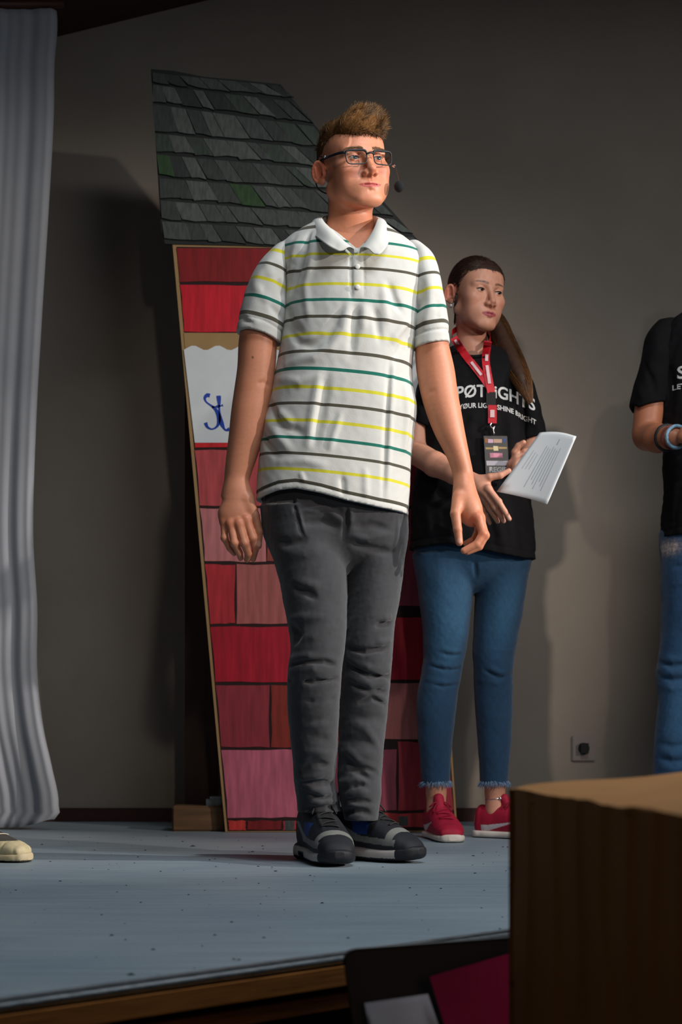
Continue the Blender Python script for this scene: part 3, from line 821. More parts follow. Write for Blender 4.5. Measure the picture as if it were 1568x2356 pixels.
def strands(name, roots, dirs, lens, width, material, parent, curl=None, seg=4, seed=0, xf=None, cols=None):
    """tapered three-sided hairs; dirs bend by curl along their length"""
    rs = np.random.RandomState(seed); n = len(roots)
    P0 = np.asarray(roots, float); D = np.asarray(dirs, float); D = D/(np.linalg.norm(D, axis=1)[:, None]+1e-9)
    Lh = np.asarray(lens, float)
    side = np.cross(D, rs.normal(size=(n, 3))); side /= (np.linalg.norm(side, axis=1)[:, None]+1e-9)
    C = np.zeros((n, 3)) if curl is None else np.asarray(curl, float)
    V = np.zeros((n, seg+1, 3, 3)); p = P0.copy(); d = D.copy()
    for j in range(seg+1):
        b2 = np.cross(d, side); w = width*(1-.85*(j/seg)**1.5)
        for k in range(3):
            th = k*2.0944; V[:, j, k] = p+w*(math.cos(th)*side+math.sin(th)*b2)
        p = p+d*(Lh/seg)[:, None]; d = d+C/seg; d = d/(np.linalg.norm(d, axis=1)[:, None]+1e-9)
    base = (np.arange(n)*(seg+1)*3)[:, None]
    F = []
    for j in range(seg):
        for k in range(3):
            q = [j*3+k, j*3+(k+1) % 3, (j+1)*3+(k+1) % 3, (j+1)*3+k]; F.append(base+np.array(q)[None])
    F = np.concatenate(F); V = V.reshape(-1, 3)
    if xf is not None: V = xf(V)
    at = None
    if cols is not None: at = {'Col': np.repeat(cols, (seg+1)*3, axis=0)}
    return obj(name, V, F, material, parent, True, at)
M_hair = mat('hair', (0.1, 0.05, 0.02), 0.42, attr='Col', spec=0.5)
M_haircap = mat('hair_cap', (0.1, 0.05, 0.02), 0.95, attr='Col', spec=0.1, bump=0.6, bscale=500, var=.3, scale=160)
# ================================================================== the young man in front
YM = 4.0
man = empty('person', (P(800, 0, YM)[0], YM, 0.0), 'person in a striped white polo shirt and grey jeans, standing in front', 'person')
SKIN = (208, 138, 106)
xfm = head_xf((843, 362, YM+0.02), 23, 1, -5.5, 0.94, 0.94)
nb = xfm.inv(P(806, 600, YM+0.03)); 
v = sculpt_head(wide=1.06, mw=1.18, smile=.0022, neck_pts=[((0, .022, -.050), .056), (xfm.inv(P(804, 540, YM+.035)), .057), (nb, .064)])
headV, headF = v.mesh(); headC = head_colour(SKIN, (190, 92, 86), brow=(104, 74, 46), mw=1.18, smile=.0022, blush=.5)(headV)['Col']
headW = xfm(headV)
eyes(xfm, man, (70, 92, 110), (.10, .02)); M_lash = mat('lash', lin((48, 34, 26)), 0.8); lashes(xfm, man, M_lash, .0006)
# hair: close sides, fuller top swept up to the front
def man_hair():
    v = Vol((-.10, -.135, -.085), (.10, .13, .165), .0018)
    v.add(ell((0, .014, .046), (.0775, .0985, .084)))
    v.add(ell((0, -.005, .086), (.068, .090, .042)), .02)
    v.add(ell((.004, -.066, .092), (.058, .036, .036)), .02)
    v.add(ell((.012, -.074, .110), (.042, .028, .022)), .015)
    ky = [-.14, -.10, -.088, -.070, -.055, -.040, -.030, -.020, -.012, .000, .015, .030, .040, .060, .10, .14]
    kz = [.068, .067, .066, .056, .048, .036, .016, -.004, -.016, .026, .036, .026, -.010, -.048, -.064, -.07]
    def cutf(X, Y, Z):
        zl = np.interp(Y, ky, kz)+.010*np.clip((np.abs(X)-.02)/.05, 0, 1)*np.where(Y < -.06, -1.0, 0.0)
        return (zl-Z)*.8
    v.cut(cutf)
    rs = np.random.RandomState(2)
    # combed ridges on the top
    for i in range(26):
        x0 = rs.uniform(-.05, .03); y0 = rs.uniform(-.06, .06); z0 = .11
        a = np.array((x0, y0, .125)); b_ = a+np.array((.028, -.035, .006))
        pts = []
        for t in np.linspace(0, 1, 4):
            q = a*(1-t)+b_*t
            for zz in np.arange(.16, .07, -.002):
                if v.sample((q[0], q[1], zz)) < 0: pts.append((q[0], q[1], zz)); break
        if len(pts) > 2: v.bump(pts, .004, rs.choice([-.003, .003]))
    return v
v = man_hair(); HV, HF = v.mesh()
hc = np.array(lin((112, 76, 42)))
rs = np.random.RandomState(4)
hair = obj('hair', xfm(HV), HF, M_haircap, man, True, {'Col': np.clip(hc[None]*(1+.25*vnoise(HV, .006, 3))[:, None]*.8, .004, 1)})
sel = rs.choice(len(HV), 16000); R0 = HV[sel]
ctr = np.array((0, .01, .03)); N0 = R0-ctr; N0 /= np.linalg.norm(N0, axis=1)[:, None]
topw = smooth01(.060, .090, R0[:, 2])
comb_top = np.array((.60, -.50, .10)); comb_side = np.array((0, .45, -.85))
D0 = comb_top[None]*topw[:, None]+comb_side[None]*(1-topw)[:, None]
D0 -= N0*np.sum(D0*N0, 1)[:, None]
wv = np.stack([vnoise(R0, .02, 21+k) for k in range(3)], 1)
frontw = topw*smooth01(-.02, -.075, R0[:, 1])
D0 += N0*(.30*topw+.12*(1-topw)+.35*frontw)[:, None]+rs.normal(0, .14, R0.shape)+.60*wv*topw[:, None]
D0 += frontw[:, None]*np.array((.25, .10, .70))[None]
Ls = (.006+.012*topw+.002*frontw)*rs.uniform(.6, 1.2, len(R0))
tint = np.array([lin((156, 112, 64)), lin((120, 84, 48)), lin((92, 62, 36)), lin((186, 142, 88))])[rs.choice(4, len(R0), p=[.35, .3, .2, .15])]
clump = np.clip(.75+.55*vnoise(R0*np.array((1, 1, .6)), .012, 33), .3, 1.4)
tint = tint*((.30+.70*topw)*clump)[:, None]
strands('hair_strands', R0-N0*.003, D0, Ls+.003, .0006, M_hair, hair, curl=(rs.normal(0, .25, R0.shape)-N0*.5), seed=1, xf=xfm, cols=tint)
# eyebrows
rr, dd = [], []
for s in (-1, 1):
    for i in range(260):
        t = rs.rand(); x = .011+.042*t; z = .0275+.0045*math.sin(min(t, 1)*math.pi*.8)+rs.normal(0, .0018)*(1-.5*t)
        y = -.09
        rr.append((s*x, y, z)); dd.append((s*(.85), -.25+.3*t, .35-.6*t))
browbvh = BVHTree.FromPolygons([tuple(p) for p in headV.tolist()], [tuple(f) for f in headF.tolist()])
rr2 = []
for p_ in rr:
    h_ = browbvh.ray_cast(Vector((p_[0], -.16, p_[2])), Vector((0, 1, 0)))
    rr2.append(tuple(h_[0]) if h_[0] is not None else p_)
strands('eyebrow_hairs', np.array(rr2)+np.array((0, .0004, 0)), np.array(dd), np.full(len(rr2), .006), .00028, M_hair, man, seed=3, xf=xfm, cols=np.tile(np.array(lin((122, 88, 54))), (len(rr2), 1)))

# glasses
gl = empty('eyeglasses', tuple(xfm(np.array([[0, -.10, 0]]))[0]), 'dark grey rectangular eyeglasses on the face of the person in the polo', 'glasses')
M_frame = mat('glasses_frame', lin((26, 32, 38)), 0.5, spec=0.4)
m, nt, b_ = new_mat('clear_lens'); nt.nodes.remove(b_)
tr = nt.nodes.new('ShaderNodeBsdfTransparent'); gs = nt.nodes.new('ShaderNodeBsdfGlossy'); gs.inputs['Roughness'].default_value = 0.02
mx = nt.nodes.new('ShaderNodeMixShader'); fr = nt.nodes.new('ShaderNodeFresnel'); fr.inputs[0].default_value = 1.35
nt.links.new(fr.outputs[0], mx.inputs[0]); nt.links.new(tr.outputs[0], mx.inputs[1]); nt.links.new(gs.outputs[0], mx.inputs[2])
nt.links.new(mx.outputs[0], nt.nodes['Material Output'].inputs['Surface']); M_lens = m
def lens_outline(s, n=40):
    out = []
    for i in range(n):
        t = 2*math.pi*i/n; c, q = math.cos(t), math.sin(t); e = .45
        x = .0262*math.copysign(abs(c)**e, c); z = .0172*math.copysign(abs(q)**e, q)
        x *= 1-.09*(z < 0)*(-z/.0172)
        xx = s*(.0355+x); zz = .0030+z+(.0015*abs(x)/.026 if z > 0 else 0)
        out.append(np.array((xx, -.1105+.35*max(0, abs(xx)-.010)**1.15*.75, zz)))
    return out
for s in (-1, 1):
    o = lens_outline(s); c = sum(o)/len(o)
    mb = MB(); n = len(o); ro = [.0014+.0014*smooth01(.007, .016, p_[2]-.0030) for p_ in o]
    mb.tube(xfm(np.array(o+[o[0], o[1]])), [float(r_) for r_ in ro]+[float(ro[0]), float(ro[1])], 8, caps=False).build('rim', M_frame, gl, True)
    mb = MB(); mb.add(xfm(np.array([c]+o)), [(0, i+1, (i+1) % n+1) for i in range(n)]).build('lens', M_lens, gl, True)
    tp = [(s*.0615, -.0985, .0165), (s*.0700, -.085, .0185), (s*.0790, -.045, .0215), (s*.0810, -.005, .0250), (s*.0815, .010, .0240), (s*.0800, .026, .008)]
    MB().tube(xfm(np.array(curve_pts(tp, 16))), .0023, 8, flat=1.7).build('temple_arm', M_frame, gl, True)
MB().tube(xfm(np.array(curve_pts([(-.0105, -.1120, .0105), (0, -.1165, .0130), (.0105, -.1120, .0105)], 9))), .0022, 8).build('bridge', M_frame, gl, True)

# headset microphone
hs = empty('headset_microphone', tuple(xfm(np.array([[.08, 0, 0]]))[0]), 'black headset microphone with a foam ball beside the cheek', 'microphone')
M_wire = mat('mic_wire', lin((24, 22, 24)), 0.4); M_foam = mat('mic_foam', lin((16, 16, 20)), 0.95, bump=0.5, bscale=700); M_chrome = mat('chrome', lin((220, 220, 225)), 0.2, 1.0)
band = [(-.083, -.012, .030), (-.086, .012, .034), (-.084, .034, .010), (-.060, .088, -.022), (0, .116, -.030), (.060, .088, -.022), (.084, .034, .010), (.086, .012, .034), (.083, -.012, .030)]
MB().tube(xfm(np.array(curve_pts(band, 40))), .0018, 8).build('neckband', M_wire, hs, True)
boom = [(.084, -.004, .030), (.090, -.040, .012), (.089, -.062, -.002), (.084, -.084, -.032), (.079, -.097, -.056)]
MB().tube(xfm(np.array(curve_pts(boom, 24))), .0011, 8).build('boom', mat('boom_wire', lin((62, 44, 40)), 0.4), hs, True)
MB().tube(xfm(np.array([(.0905, -.050, .002), (.0895, -.060, -.002)])), .0035, 10).build('clip', M_chrome, hs, True)
mc = Vol((-.02, -.02, -.022), (.02, .02, .022), .0014).add(ell((0, 0, 0), (.0125, .0125, .0150)))
Vm, Fm = mc.mesh(); obj('foam_ball', xfm(Vm+np.array((.077, -.101, -.068))), Fm, M_foam, hs, True)
MB().tube(xfm(np.array([(-.0835, -.022, .026), (-.0850, -.030, .026)])), .0030, 10).build('ear_clip', M_chrome, hs, True)

# ---- arms and hands, joined through the trunk under the shirt
def CM(x, y, d=0.0): return P(x, y, 3.95+d)
v = Vol((-.31, 3.78, .50), (.36, 4.14, 1.50), .0022)
TR = [(530, 760, 860, .04, .03), (565, 705, 895, .055, .01), (600, 680, 930, .070), (660, 685, 925, .085), (760, 685, 920, .095), (900, 668, 915, .10), (1040, 640, 915, .105), (1120, 632, 915, .105)]
v.add(loft(2, rows(TR, YM+.005), 2.3))
AL = [(600, 630, 680, .035, .02), (640, 602, 656, .040, .01), (680, 580, 646, .043), (720, 564, 642, .044), (770, 551, 638, .046), (850, 545, 633, .044), (900, 538, 627, .043), (950, 531, 618, .043), (1000, 526, 607, .040), (1050, 520, 592, .034), (1090, 516, 578, .029), (1118, 514, 572, .0255), (1140, 511, 580, .025)]
AR = [(600, 945, 982, .035, .02), (640, 956, 992, .036, .01), (680, 962, 1004, .040), (740, 960, 1018, .043), (795, 955, 1032, .046), (850, 957, 1045, .044), (900, 966, 1052, .043), (950, 980, 1061, .042), (1000, 1000, 1070, .038), (1050, 1026, 1080, .032), (1090, 1040, 1088, .027), (1118, 1043, 1091, .0245), (1140, 1043, 1097, .025)]
v.add(loft(2, rows(AL, 3.98)), .012); v.add(loft(2, rows(AR, 3.98)), .012)
v.add(rc(P(700, 600, 4.0), P(650, 625, 4.0), .03, .03), .01); v.add(rc(P(910, 600, 4.0), P(965, 635, 4.0), .03, .03), .01)
# far hand of the picture's left: back of the hand to the viewer, fingers hanging half curled
v.add(ell(CM(546, 1150, .02), (.034, .022, .045)), .02)
v.add(ell(CM(540, 1183, .012), (.040, .020, .036)), .015)
FR = [((566, 1196, .000), (581, 1238, -.004), (587, 1264, .014), (582, 1286, .026)), ((549, 1204, -.004), (562, 1250, -.010), (571, 1274, .006), (568, 1288, .022)),
      ((531, 1206, .000), (539, 1250, -.008), (550, 1272, .008), (553, 1284, .022)), ((515, 1200, .010), (516, 1238, .004), (528, 1262, .014), (538, 1274, .026))]
def hand(v, C, fingers, rad, k=.005):
    for i, f in enumerate(fingers):
        g = rad[i]; pts = [C(*q) for q in f]; rr_ = [g*1.12, g*1.02, g*.90, g*.76]
        v.chain(pts, rr_, k, .002)
        v.add(sph(pts[1], g*1.10), .004); v.add(sph(pts[0], g*1.22), .008)
hand(v, CM, FR, [.0092, .0094, .0090, .0078])
v.chain([CM(570, 1150, .012), CM(586, 1188, .006), CM(595, 1224, .004), CM(594, 1256, .006)], [.015, .0115, .0098, .0080], .010, .003)
for a in range(3): v.bump([CM(557-18*a, 1205, -.025), CM(558-18*a, 1228, -.025)], .006, -.0022)
# the other hand: seen from the thumb side, index finger crooked under it
def CN(x, y, d=0.0): return P(x, y, 3.94+d)
v.add(ell(CN(1068, 1142, .02), (.025, .026, .045)), .02)
v.add(ell(CN(1080, 1172, .018), (.030, .030, .042), (0, -.25, 0)), .015)
FL = [((1098, 1190, -.004), (1111, 1228, -.010), (1096, 1252, -.014), (1066, 1267, -.014)), ((1103, 1192, .016), (1115, 1232, .012), (1102, 1258, .010), (1074, 1270, .008)),
      ((1100, 1190, .034), (1110, 1230, .034), (1098, 1254, .034), (1072, 1262, .032)), ((1092, 1184, .050), (1100, 1216, .052), (1090, 1240, .052), (1070, 1250, .050))]
hand(v, CN, FL, [.0100, .0098, .0092, .0080])
v.chain([CN(1054, 1144, .004), CN(1047, 1182, -.012), (CN(1052, 1218, -.018)), CN(1056, 1248, -.018)], [.015, .0120, .0102, .0086], .010, .003)
v.bump([CN(1068, 1165, -.02), CN(1076, 1200, -.02), CN(1078, 1226, -.02)], .005, -.003)
# elbow crease and wrist bones
v.fold([(588, 884), (606, 880), (622, 890)], .006, -.0018); v.fold([(985, 905), (1003, 898)], .006, -.0014)
v.bump([P(517, 1105, 3.955)], .010, .003)
bodyV, bodyF = v.mesh()
def skin_col(base, nails=()):
    b0 = np.array(lin(base))
    def f(V):
        c = b0[None]*(1+vnoise(V, .05, 8)*.05+vnoise(V, .008, 9)*.03)[:, None]
        for q in nails:
            m_ = smooth01(.0075, .0055, np.linalg.norm(V-np.array(q), axis=1))[:, None]*.6
            c = c*(1-m_)+np.array(lin((228, 176, 160)))[None]*m_
        return np.clip(c, .002, 1)
    return f
bc_ = skin_col(SKIN, [CN(1056, 1244, -.027), CM(594, 1250, -.003)])(bodyV)
kn = np.zeros(len(bodyV))
for q in [CM(566, 1196, -.01), CM(549, 1204, -.012), CM(531, 1206, -.008), CM(515, 1200, 0), CN(1111, 1228, -.02), CN(1098, 1190, -.014)]: kn = np.maximum(kn, np.exp(-(np.linalg.norm(bodyV-q, axis=1)/.014)**2))
hn = smooth01(.80, .72, bodyV[:, 2])
bc_ = bc_*(1-.5*kn[:, None]-.10*hn[:, None])+bc_*np.array([1.05, .72, .66])*(.5*kn[:, None]+.10*hn[:, None])
mole = smooth01(.0035, .002, np.linalg.norm(bodyV-v.hit(581, 822), axis=1)); bc_ = bc_*(1-mole[:, None]*.75)
obj('body', np.concatenate([bodyV, headW]), np.concatenate([bodyF, headF+len(bodyV)]), M_skin, man, True, {'Col': np.concatenate([bc_, headC])})

# ---- striped polo shirt
m, nt, b_ = new_mat('polo_stripes'); L = nt.links.new
at = nt.nodes.new('ShaderNodeAttribute'); at.attribute_name = 'stripe'
def MN(op, a, c=None):
    n = nt.nodes.new('ShaderNodeMath'); n.operation = op
    for i, q in enumerate((a, c)):
        if q is None: continue
        if isinstance(q, (int, float)): n.inputs[i].default_value = q
        else: L(q, n.inputs[i])
    return n.outputs[0]
k = at.outputs['Fac']; r_ = MN('ROUND', k); dist = MN('ABSOLUTE', MN('SUBTRACT', k, r_))
on = MN('LESS_THAN', dist, 0.092)
idx = MN('DIVIDE', MN('ADD', MN('FLOORED_MODULO', r_, 8.0), 0.5), 8.0)
cr = nt.nodes.new('ShaderNodeValToRGB'); cr.color_ramp.interpolation = 'CONSTANT'; L(idx, cr.inputs[0])
G_, Y_, D_ = lin((0, 104, 88)), lin((206, 200, 46)), lin((74, 70, 56))
e = cr.color_ramp.elements
for i in range(6): e.new(0.9)
for i, c in enumerate((G_, Y_, D_, Y_, G_, D_, Y_, D_)): e[i].position = i/8.0; e[i].color = (*c, 1)
mx = nt.nodes.new('ShaderNodeMix'); mx.data_type = 'RGBA'; L(on, mx.inputs[0]); mx.inputs[6].default_value = (*lin((204, 204, 199)), 1); L(cr.outputs[0], mx.inputs[7])
L(mx.outputs[2], b_.inputs['Base Color']); b_.inputs['Roughness'].default_value = 0.9; b_.inputs['Sheen Weight'].default_value = 0.15
tc = nt.nodes.new('ShaderNodeTexCoord'); n2 = nt.nodes.new('ShaderNodeTexNoise'); n2.inputs['Scale'].default_value = 420; L(tc.outputs['Object'], n2.inputs['Vector'])
bp = nt.nodes.new('ShaderNodeBump'); bp.inputs['Strength'].default_value = 0.25; bp.inputs['Distance'].default_value = 0.001; L(n2.outputs['Fac'], bp.inputs['Height']); L(bp.outputs[0], b_.inputs['Normal'])
M_polo = m; M_knit = mat('white_rib_knit', lin((204, 204, 199)), 0.9, bump=0.12, bscale=1400)

TS = [(500, 752, 866, .052, .03), (515, 722, 884, .066, .02), (530, 694, 902, .078, .012), (550, 664, 930, .092, .006), (575, 642, 960, .103), (600, 640, 978, .110), (640, 648, 981, .115), (700, 652, 970, .122), (760, 648, 962, .126), (820, 640, 950, .126), (880, 628, 948, .126),
      (940, 615, 958, .126), (1000, 602, 952, .126), (1060, 594, 946, .128), (1120, 590, 942, .130), (1200, 589, 938, .131)]
v = Vol((-.24, 3.82, .80), (.24, 4.18, 1.56), .0028)
v.add(loft(2, rows(TS, YM), 2.35))
hx = [P(x, 0, 3.9)[0] for x in (560, 592, 640, 680, 740, 800, 870, 935, 980)]; hz = [P(0, y, 3.9)[2] for y in (1142, 1139, 1127, 1125, 1138, 1155, 1168, 1175, 1177)]
hemz = lambda X: np.interp(X, hx, hz)
FOLDS = [([(715, 530), (700, 575), (686, 622), (668, 672)], .007, -.0075), ([(736, 540), (718, 595), (704, 650)], .009, .005), ([(690, 545), (674, 590), (662, 640)], .009, .004),
         ([(800, 700), (790, 760), (760, 800), (721, 822), (660, 838)], .010, .0065), ([(786, 712), (750, 775), (700, 808)], .009, -.0055), ([(820, 700), (812, 760), (806, 820)], .010, -.005), ([(838, 700), (835, 760)], .009, .004),
         ([(615, 905), (640, 945), (675, 985)], .010, .007), ([(622, 930), (650, 975), (700, 1000)], .010, -.006), ([(612, 960), (640, 1005), (672, 1040)], .010, .006), ([(604, 1000), (640, 1050)], .010, -.005),
         ([(735, 858), (722, 930), (706, 1035)], .010, .0055), ([(752, 870), (740, 940), (722, 1020)], .010, -.005), ([(785, 950), (768, 1000), (757, 1040)], .008, .004), ([(896, 830), (889, 950), (880, 1150)], .006, -.0040), ([(905, 830), (898, 950), (890, 1150)], .007, .003),
         ([(922, 718), (905, 690), (893, 650)], .009, -.006), ([(938, 735), (920, 760), (898, 790)], .009, .005), ([(942, 752), (925, 800), (905, 830)], .010, -.005), ([(858, 700), (866, 740), (874, 790)], .009, -.004), ([(880, 655), (884, 700), (892, 750)], .010, .004),
         ([(660, 700), (670, 745), (700, 770)], .010, -.005), ([(657, 745), (690, 790), (740, 800)], .010, -.004), ([(700, 640), (705, 690), (712, 740)], .010, .003),
         ([(690, 1085), (700, 1110)], .006, .003), ([(786, 1095), (790, 1140)], .007, -.004), ([(840, 1075), (842, 1150)], .008, .003), ([(930, 880), (935, 960), (930, 1040)], .010, .005), ([(640, 870), (690, 880), (740, 860)], .010, .004), ([(635, 1065), (700, 1060), (760, 1075)], .010, .003)]
for f in FOLDS: v.fold(f[0], f[1]*.95, f[2]*1.5)
v.noise(.0007, .12, 3, (1, 1, .6)).noise(.0002, .03, 4)
# placket: raised strip with a stitched edge
v.fold([(820, 572), (821, 630), (822, 692)], .012, .0022); v.fold([(806, 575), (807, 630), (808, 690)], .0035, -.0050); v.fold([(836, 580), (837, 690)], .003, -.0018); v.fold([(808, 692), (836, 692)], .003, -.002)
v.sub(rc(P(806, 610, YM+.02), P(806, 470, YM+.03), .052, .066), .004)
vx = [P(x, 0, 3.9)[0] for x in (735, 770, 818, 826, 850, 876)]; vz = [P(0, y, 3.9)[2] for y in (497, 527, 572, 572, 545, 500)]
v.cut(lambda X, Y, Z: np.where(Y < 4.02, np.minimum(Z-np.interp(X, vx, vz), np.minimum(X-vx[0], vx[-1]-X)), -.5))
v.cut(lambda X, Y, Z: hemz(X)-Z)
def hemband(v, dz, amp):
    X, Y, Z = v.grid((slice(None),)*3); v.d += (amp*np.exp(-((Z-hemz(X)-dz)/.0022)**2)).astype(np.float32)
hemband(v, .013, .0016)
inn = loft(2, rows(TS, YM, shrink=.013), 2.35)
f0 = inn[0]; v.sub(((lambda X, Y, Z: np.maximum(f0(X, Y, Z), Z-.93)), inn[1], inn[2]))
STR = [(470, -1.5), (511, -1), (552, 0), (583, 1), (616, 2), (654, 3), (691, 4), (731, 5), (771, 6), (813, 7), (854, 8), (898, 9), (936, 10), (976, 11), (1017, 12), (1054, 13), (1091, 14), (1130, 15), (1170, 16)]
sz_ = np.array([P(0, y, 3.885)[2] for y, _ in STR])[::-1]; sk_ = np.array([k_ for _, k_ in STR], float)[::-1]
Xc = P(790, 0, 3.885)[0]
def body_stripe(V):
    t = np.interp(V[:, 2], [.90, 1.0, 1.15, 1.35], [.105, .10, .085, .03]); zz = V[:, 2]+t*(V[:, 0]-Xc)
    kk = np.interp(zz, sz_, sk_)
    # the last dark line follows the hem tape
    hd = V[:, 2]-hemz(V[:, 0]); kk = np.where(hd < .030, 15.0-(hd-.0175)*24.0, np.minimum(kk, 14.60))
    return {'stripe': kk}
shirt = solid('polo_shirt', v, M_polo, man, attrs=body_stripe)
shirt_vol = v
# sleeves
def sleeve(keys, Y, seam, hem, knots, tilt, xc, folds, bx):
    v = Vol(bx[0], bx[1], .0026)
    v.add(loft(2, rows(keys, Y), 2.2))
    for f in folds: v.fold(*f)
    v.noise(.0009, .06, 6)
    hx_ = [P(q[0], 0, Y)[0] for q in hem]; hz_ = [P(0, q[1], Y)[2] for q in hem]
    hf = lambda X: np.interp(X, hx_, hz_)
    X, Yg, Z = v.grid((slice(None),)*3)
    v.d += (.0022*np.exp(-((Z-hf(X)-.026)/.0030)**2)).astype(np.float32)
    v.cut(lambda X, Y, Z: hf(X)-Z)
    inn = loft(2, rows(keys, Y, shrink=.011), 2.2); f0 = inn[0]; zt = max(hz_)+.02
    v.sub(((lambda X, Y, Z: np.maximum(f0(X, Y, Z), Z-zt)), inn[1], inn[2]))
    kz = np.array([P(0, y, Y-.05)[2] for y, _ in knots])[::-1]; kk = np.array([q for _, q in knots], float)[::-1]; x0 = P(xc, 0, Y-.05)[0]
    def st(V):
        q = np.interp(V[:, 2]+tilt*(V[:, 0]-x0), kz, kk)
        return {'stripe': np.where(V[:, 2]-hf(V[:, 0]) < .030, 5.5, q)}
    return solid('sleeve', v, M_polo, shirt, attrs=st)
SL = [(556, 655, 690, .040, .03), (575, 628, 685, .055, .02), (600, 604, 672, .062, .01), (640, 578, 664, .064), (700, 556, 660, .064), (740, 547, 656, .064), (770, 543, 650, .064), (810, 541, 642, .064)]
sleeve(SL, 3.985, None, [(530, 762), (543, 765), (575, 768), (610, 778), (640, 791), (660, 798)], [(540, .5), (566, 1), (605, 2), (643, 3), (687, 4), (728, 5), (760, 5.5)], .28, 605,
       [([(600, 690), (630, 715), (650, 740)], .009, -.005), ([(585, 650), (610, 690), (622, 720)], .010, .005), ([(560, 720), (580, 735), (600, 750)], .008, .004), ([(640, 640), (650, 690)], .009, -.005), ([(615, 600), (625, 640)], .010, .004), ([(556, 735), (590, 742)], .007, -.004)], ((-.28, 3.86, 1.15), (-.07, 4.12, 1.52)))
SR = [(562, 930, 965, .040, .03), (580, 938, 988, .055, .02), (610, 944, 1004, .062, .01), (650, 948, 1014, .064), (700, 950, 1024, .064), (750, 950, 1031, .064), (790, 950, 1034, .064), (830, 950, 1036, .064)]
sleeve(SR, 3.985, None, [(930, 808), (948, 804), (975, 802), (1005, 797), (1033, 791), (1050, 788)], [(560, .5), (592, 1), (628, 2), (665, 3), (707, 4), (741, 5), (775, 5.5)], -.20, 995,
       [([(972, 640), (968, 690), (955, 730)], .009, -.005), ([(990, 660), (985, 710), (970, 760)], .010, .004), ([(1010, 690), (1005, 740)], .010, -.003)], ((.10, 3.86, 1.14), (.30, 4.12, 1.50)))
# collar: fold line round the neck, leaf falling over the shirt
fold_l = [(814, 573, 3.872), (790, 553, 3.876), (762, 527, 3.905), (741, 507, 3.955), (742, 499, 4.03), (775, 492, 4.095), (812, 490, 4.11), (848, 494, 4.09), (868, 500, 4.03), (868, 507, 3.960), (858, 530, 3.905), (844, 552, 3.882), (828, 571, 3.872)]
leaf_l = [(784, 577, 3.858), (772, 575, 3.856), (744, 559, 3.868), (713, 534, 3.945), (712, 521, 4.04), (760, 520, 4.125), (812, 518, 4.145), (866, 518, 4.12), (891, 522, 4.04), (896, 536, 3.945), (892, 562, 3.880), (876, 583, 3.858), (864, 585, 3.856)]
NI = 72; A_ = curve_pts([P(*q) for q in fold_l], NI); B_ = curve_pts([P(*q) for q in leaf_l], NI); NJ = 8; vs_ = []
cen = P(806, 520, 4.0)
for side_ in (0, 1):
    for i in range(NI):
        for j in range(NJ+1):
            t = j/NJ; q = A_[i]*(1-t)+B_[i]*t; o_ = q-cen; o_[2] = 0; o_ /= np.linalg.norm(o_)
            q = q+o_*(.005*math.sin(math.pi*t**.8))+np.array((0, 0, .005*math.sin(math.pi*min(1, t*1.3)))); q = q-o_*(.0028*side_)
            vs_.append(q)
F = []; W = NJ+1; S = NI*W
for i in range(NI-1):
    for j in range(NJ):
        a = i*W+j; F.append((a, a+1, a+W+1, a+W)); F.append((S+a, S+a+W, S+a+W+1, S+a+1))
for i in range(NI-1):
    a = i*W+NJ; F.append((a, S+a, S+a+W, a+W)); a = i*W; F.append((a, a+W, S+a+W, S+a))
for j in range(NJ):
    a = j; F.append((a, S+a, S+a+1, a+1)); a = (NI-1)*W+j; F.append((a, a+1, S+a+1, S+a))
obj('collar', vs_, F, M_knit, shirt, True)
st_ = [q+np.array((0, 0, -.028))*(0.4 if (i < 6 or i > NI-7) else 1)-(q-cen)*np.array((.10, .10, 0)) for i, q in enumerate(A_)]
mb = MB(); mb.strip(A_, st_); mb.build('collar_stand', M_knit, shirt, True)
M_button = mat('pearl_button', lin((228, 228, 222)), 0.25, spec=0.6)
for x, y in ((822, 614), (822, 661), (818, 578)):
    q = shirt_vol.hit(x, y)
    MB().tube([q+(0, .003, 0), q+(0, -.0030, 0), q+(0, -.0036, 0)], [.0058, .0058, .0046], 14).build('button', M_button, shirt, True)

# ---- grey jeans
v = Vol((-.24, 3.80, .03), (.22, 4.18, .97), .0028)
PV = [(1090, 606, 925, .100), (1140, 604, 932, .104), (1190, 606, 937, .106), (1225, 612, 937, .100), (1260, 628, 932, .088), (1290, 660, 915, .066), (1315, 710, 880, .035)]
LL = [(1170, 604, 750, .098), (1200, 606, 772, .096), (1260, 619, 792, .088, -.01), (1300, 632, 797, .086, -.012), (1350, 645, 798, .084, -.015), (1400, 654, 798, .080, -.02), (1450, 664, 797, .074, -.025), (1500, 667, 792, .071, -.03), (1530, 663, 788, .069, -.03), (1560, 661, 785, .069, -.025), (1620, 661, 781, .069, -.01),
      (1700, 668, 777, .064, .01), (1760, 674, 773, .060, .025), (1800, 676, 770, .058, .04), (1830, 681, 776, .060, .05), (1868, 684, 786, .062, .055)]
LR = [(1170, 790, 936, .096, .01), (1200, 784, 938, .096, .014), (1260, 790, 935, .088, .02), (1300, 795, 929, .086, .02), (1350, 797, 923, .084, .02), (1400, 796, 915, .080, .015), (1450, 793, 906, .074, .01), (1500, 789, 903, .070, .01), (1560, 785, 898, .068, .02), (1620, 782, 893, .067, .035), (1680, 780, 887, .064, .04),
      (1740, 778, 881, .060, .04), (1790, 776, 877, .058, .04), (1830, 780, 876, .058, .04), (1860, 786, 872, .060, .04), (1886, 792, 868, .062, .04)]
v.add(loft(2, rows(PV, YM), 2.2)); v.add(loft(2, rows(LL, 3.985), 2.1), .022); v.add(loft(2, rows(LR, 4.0), 2.1), .006)
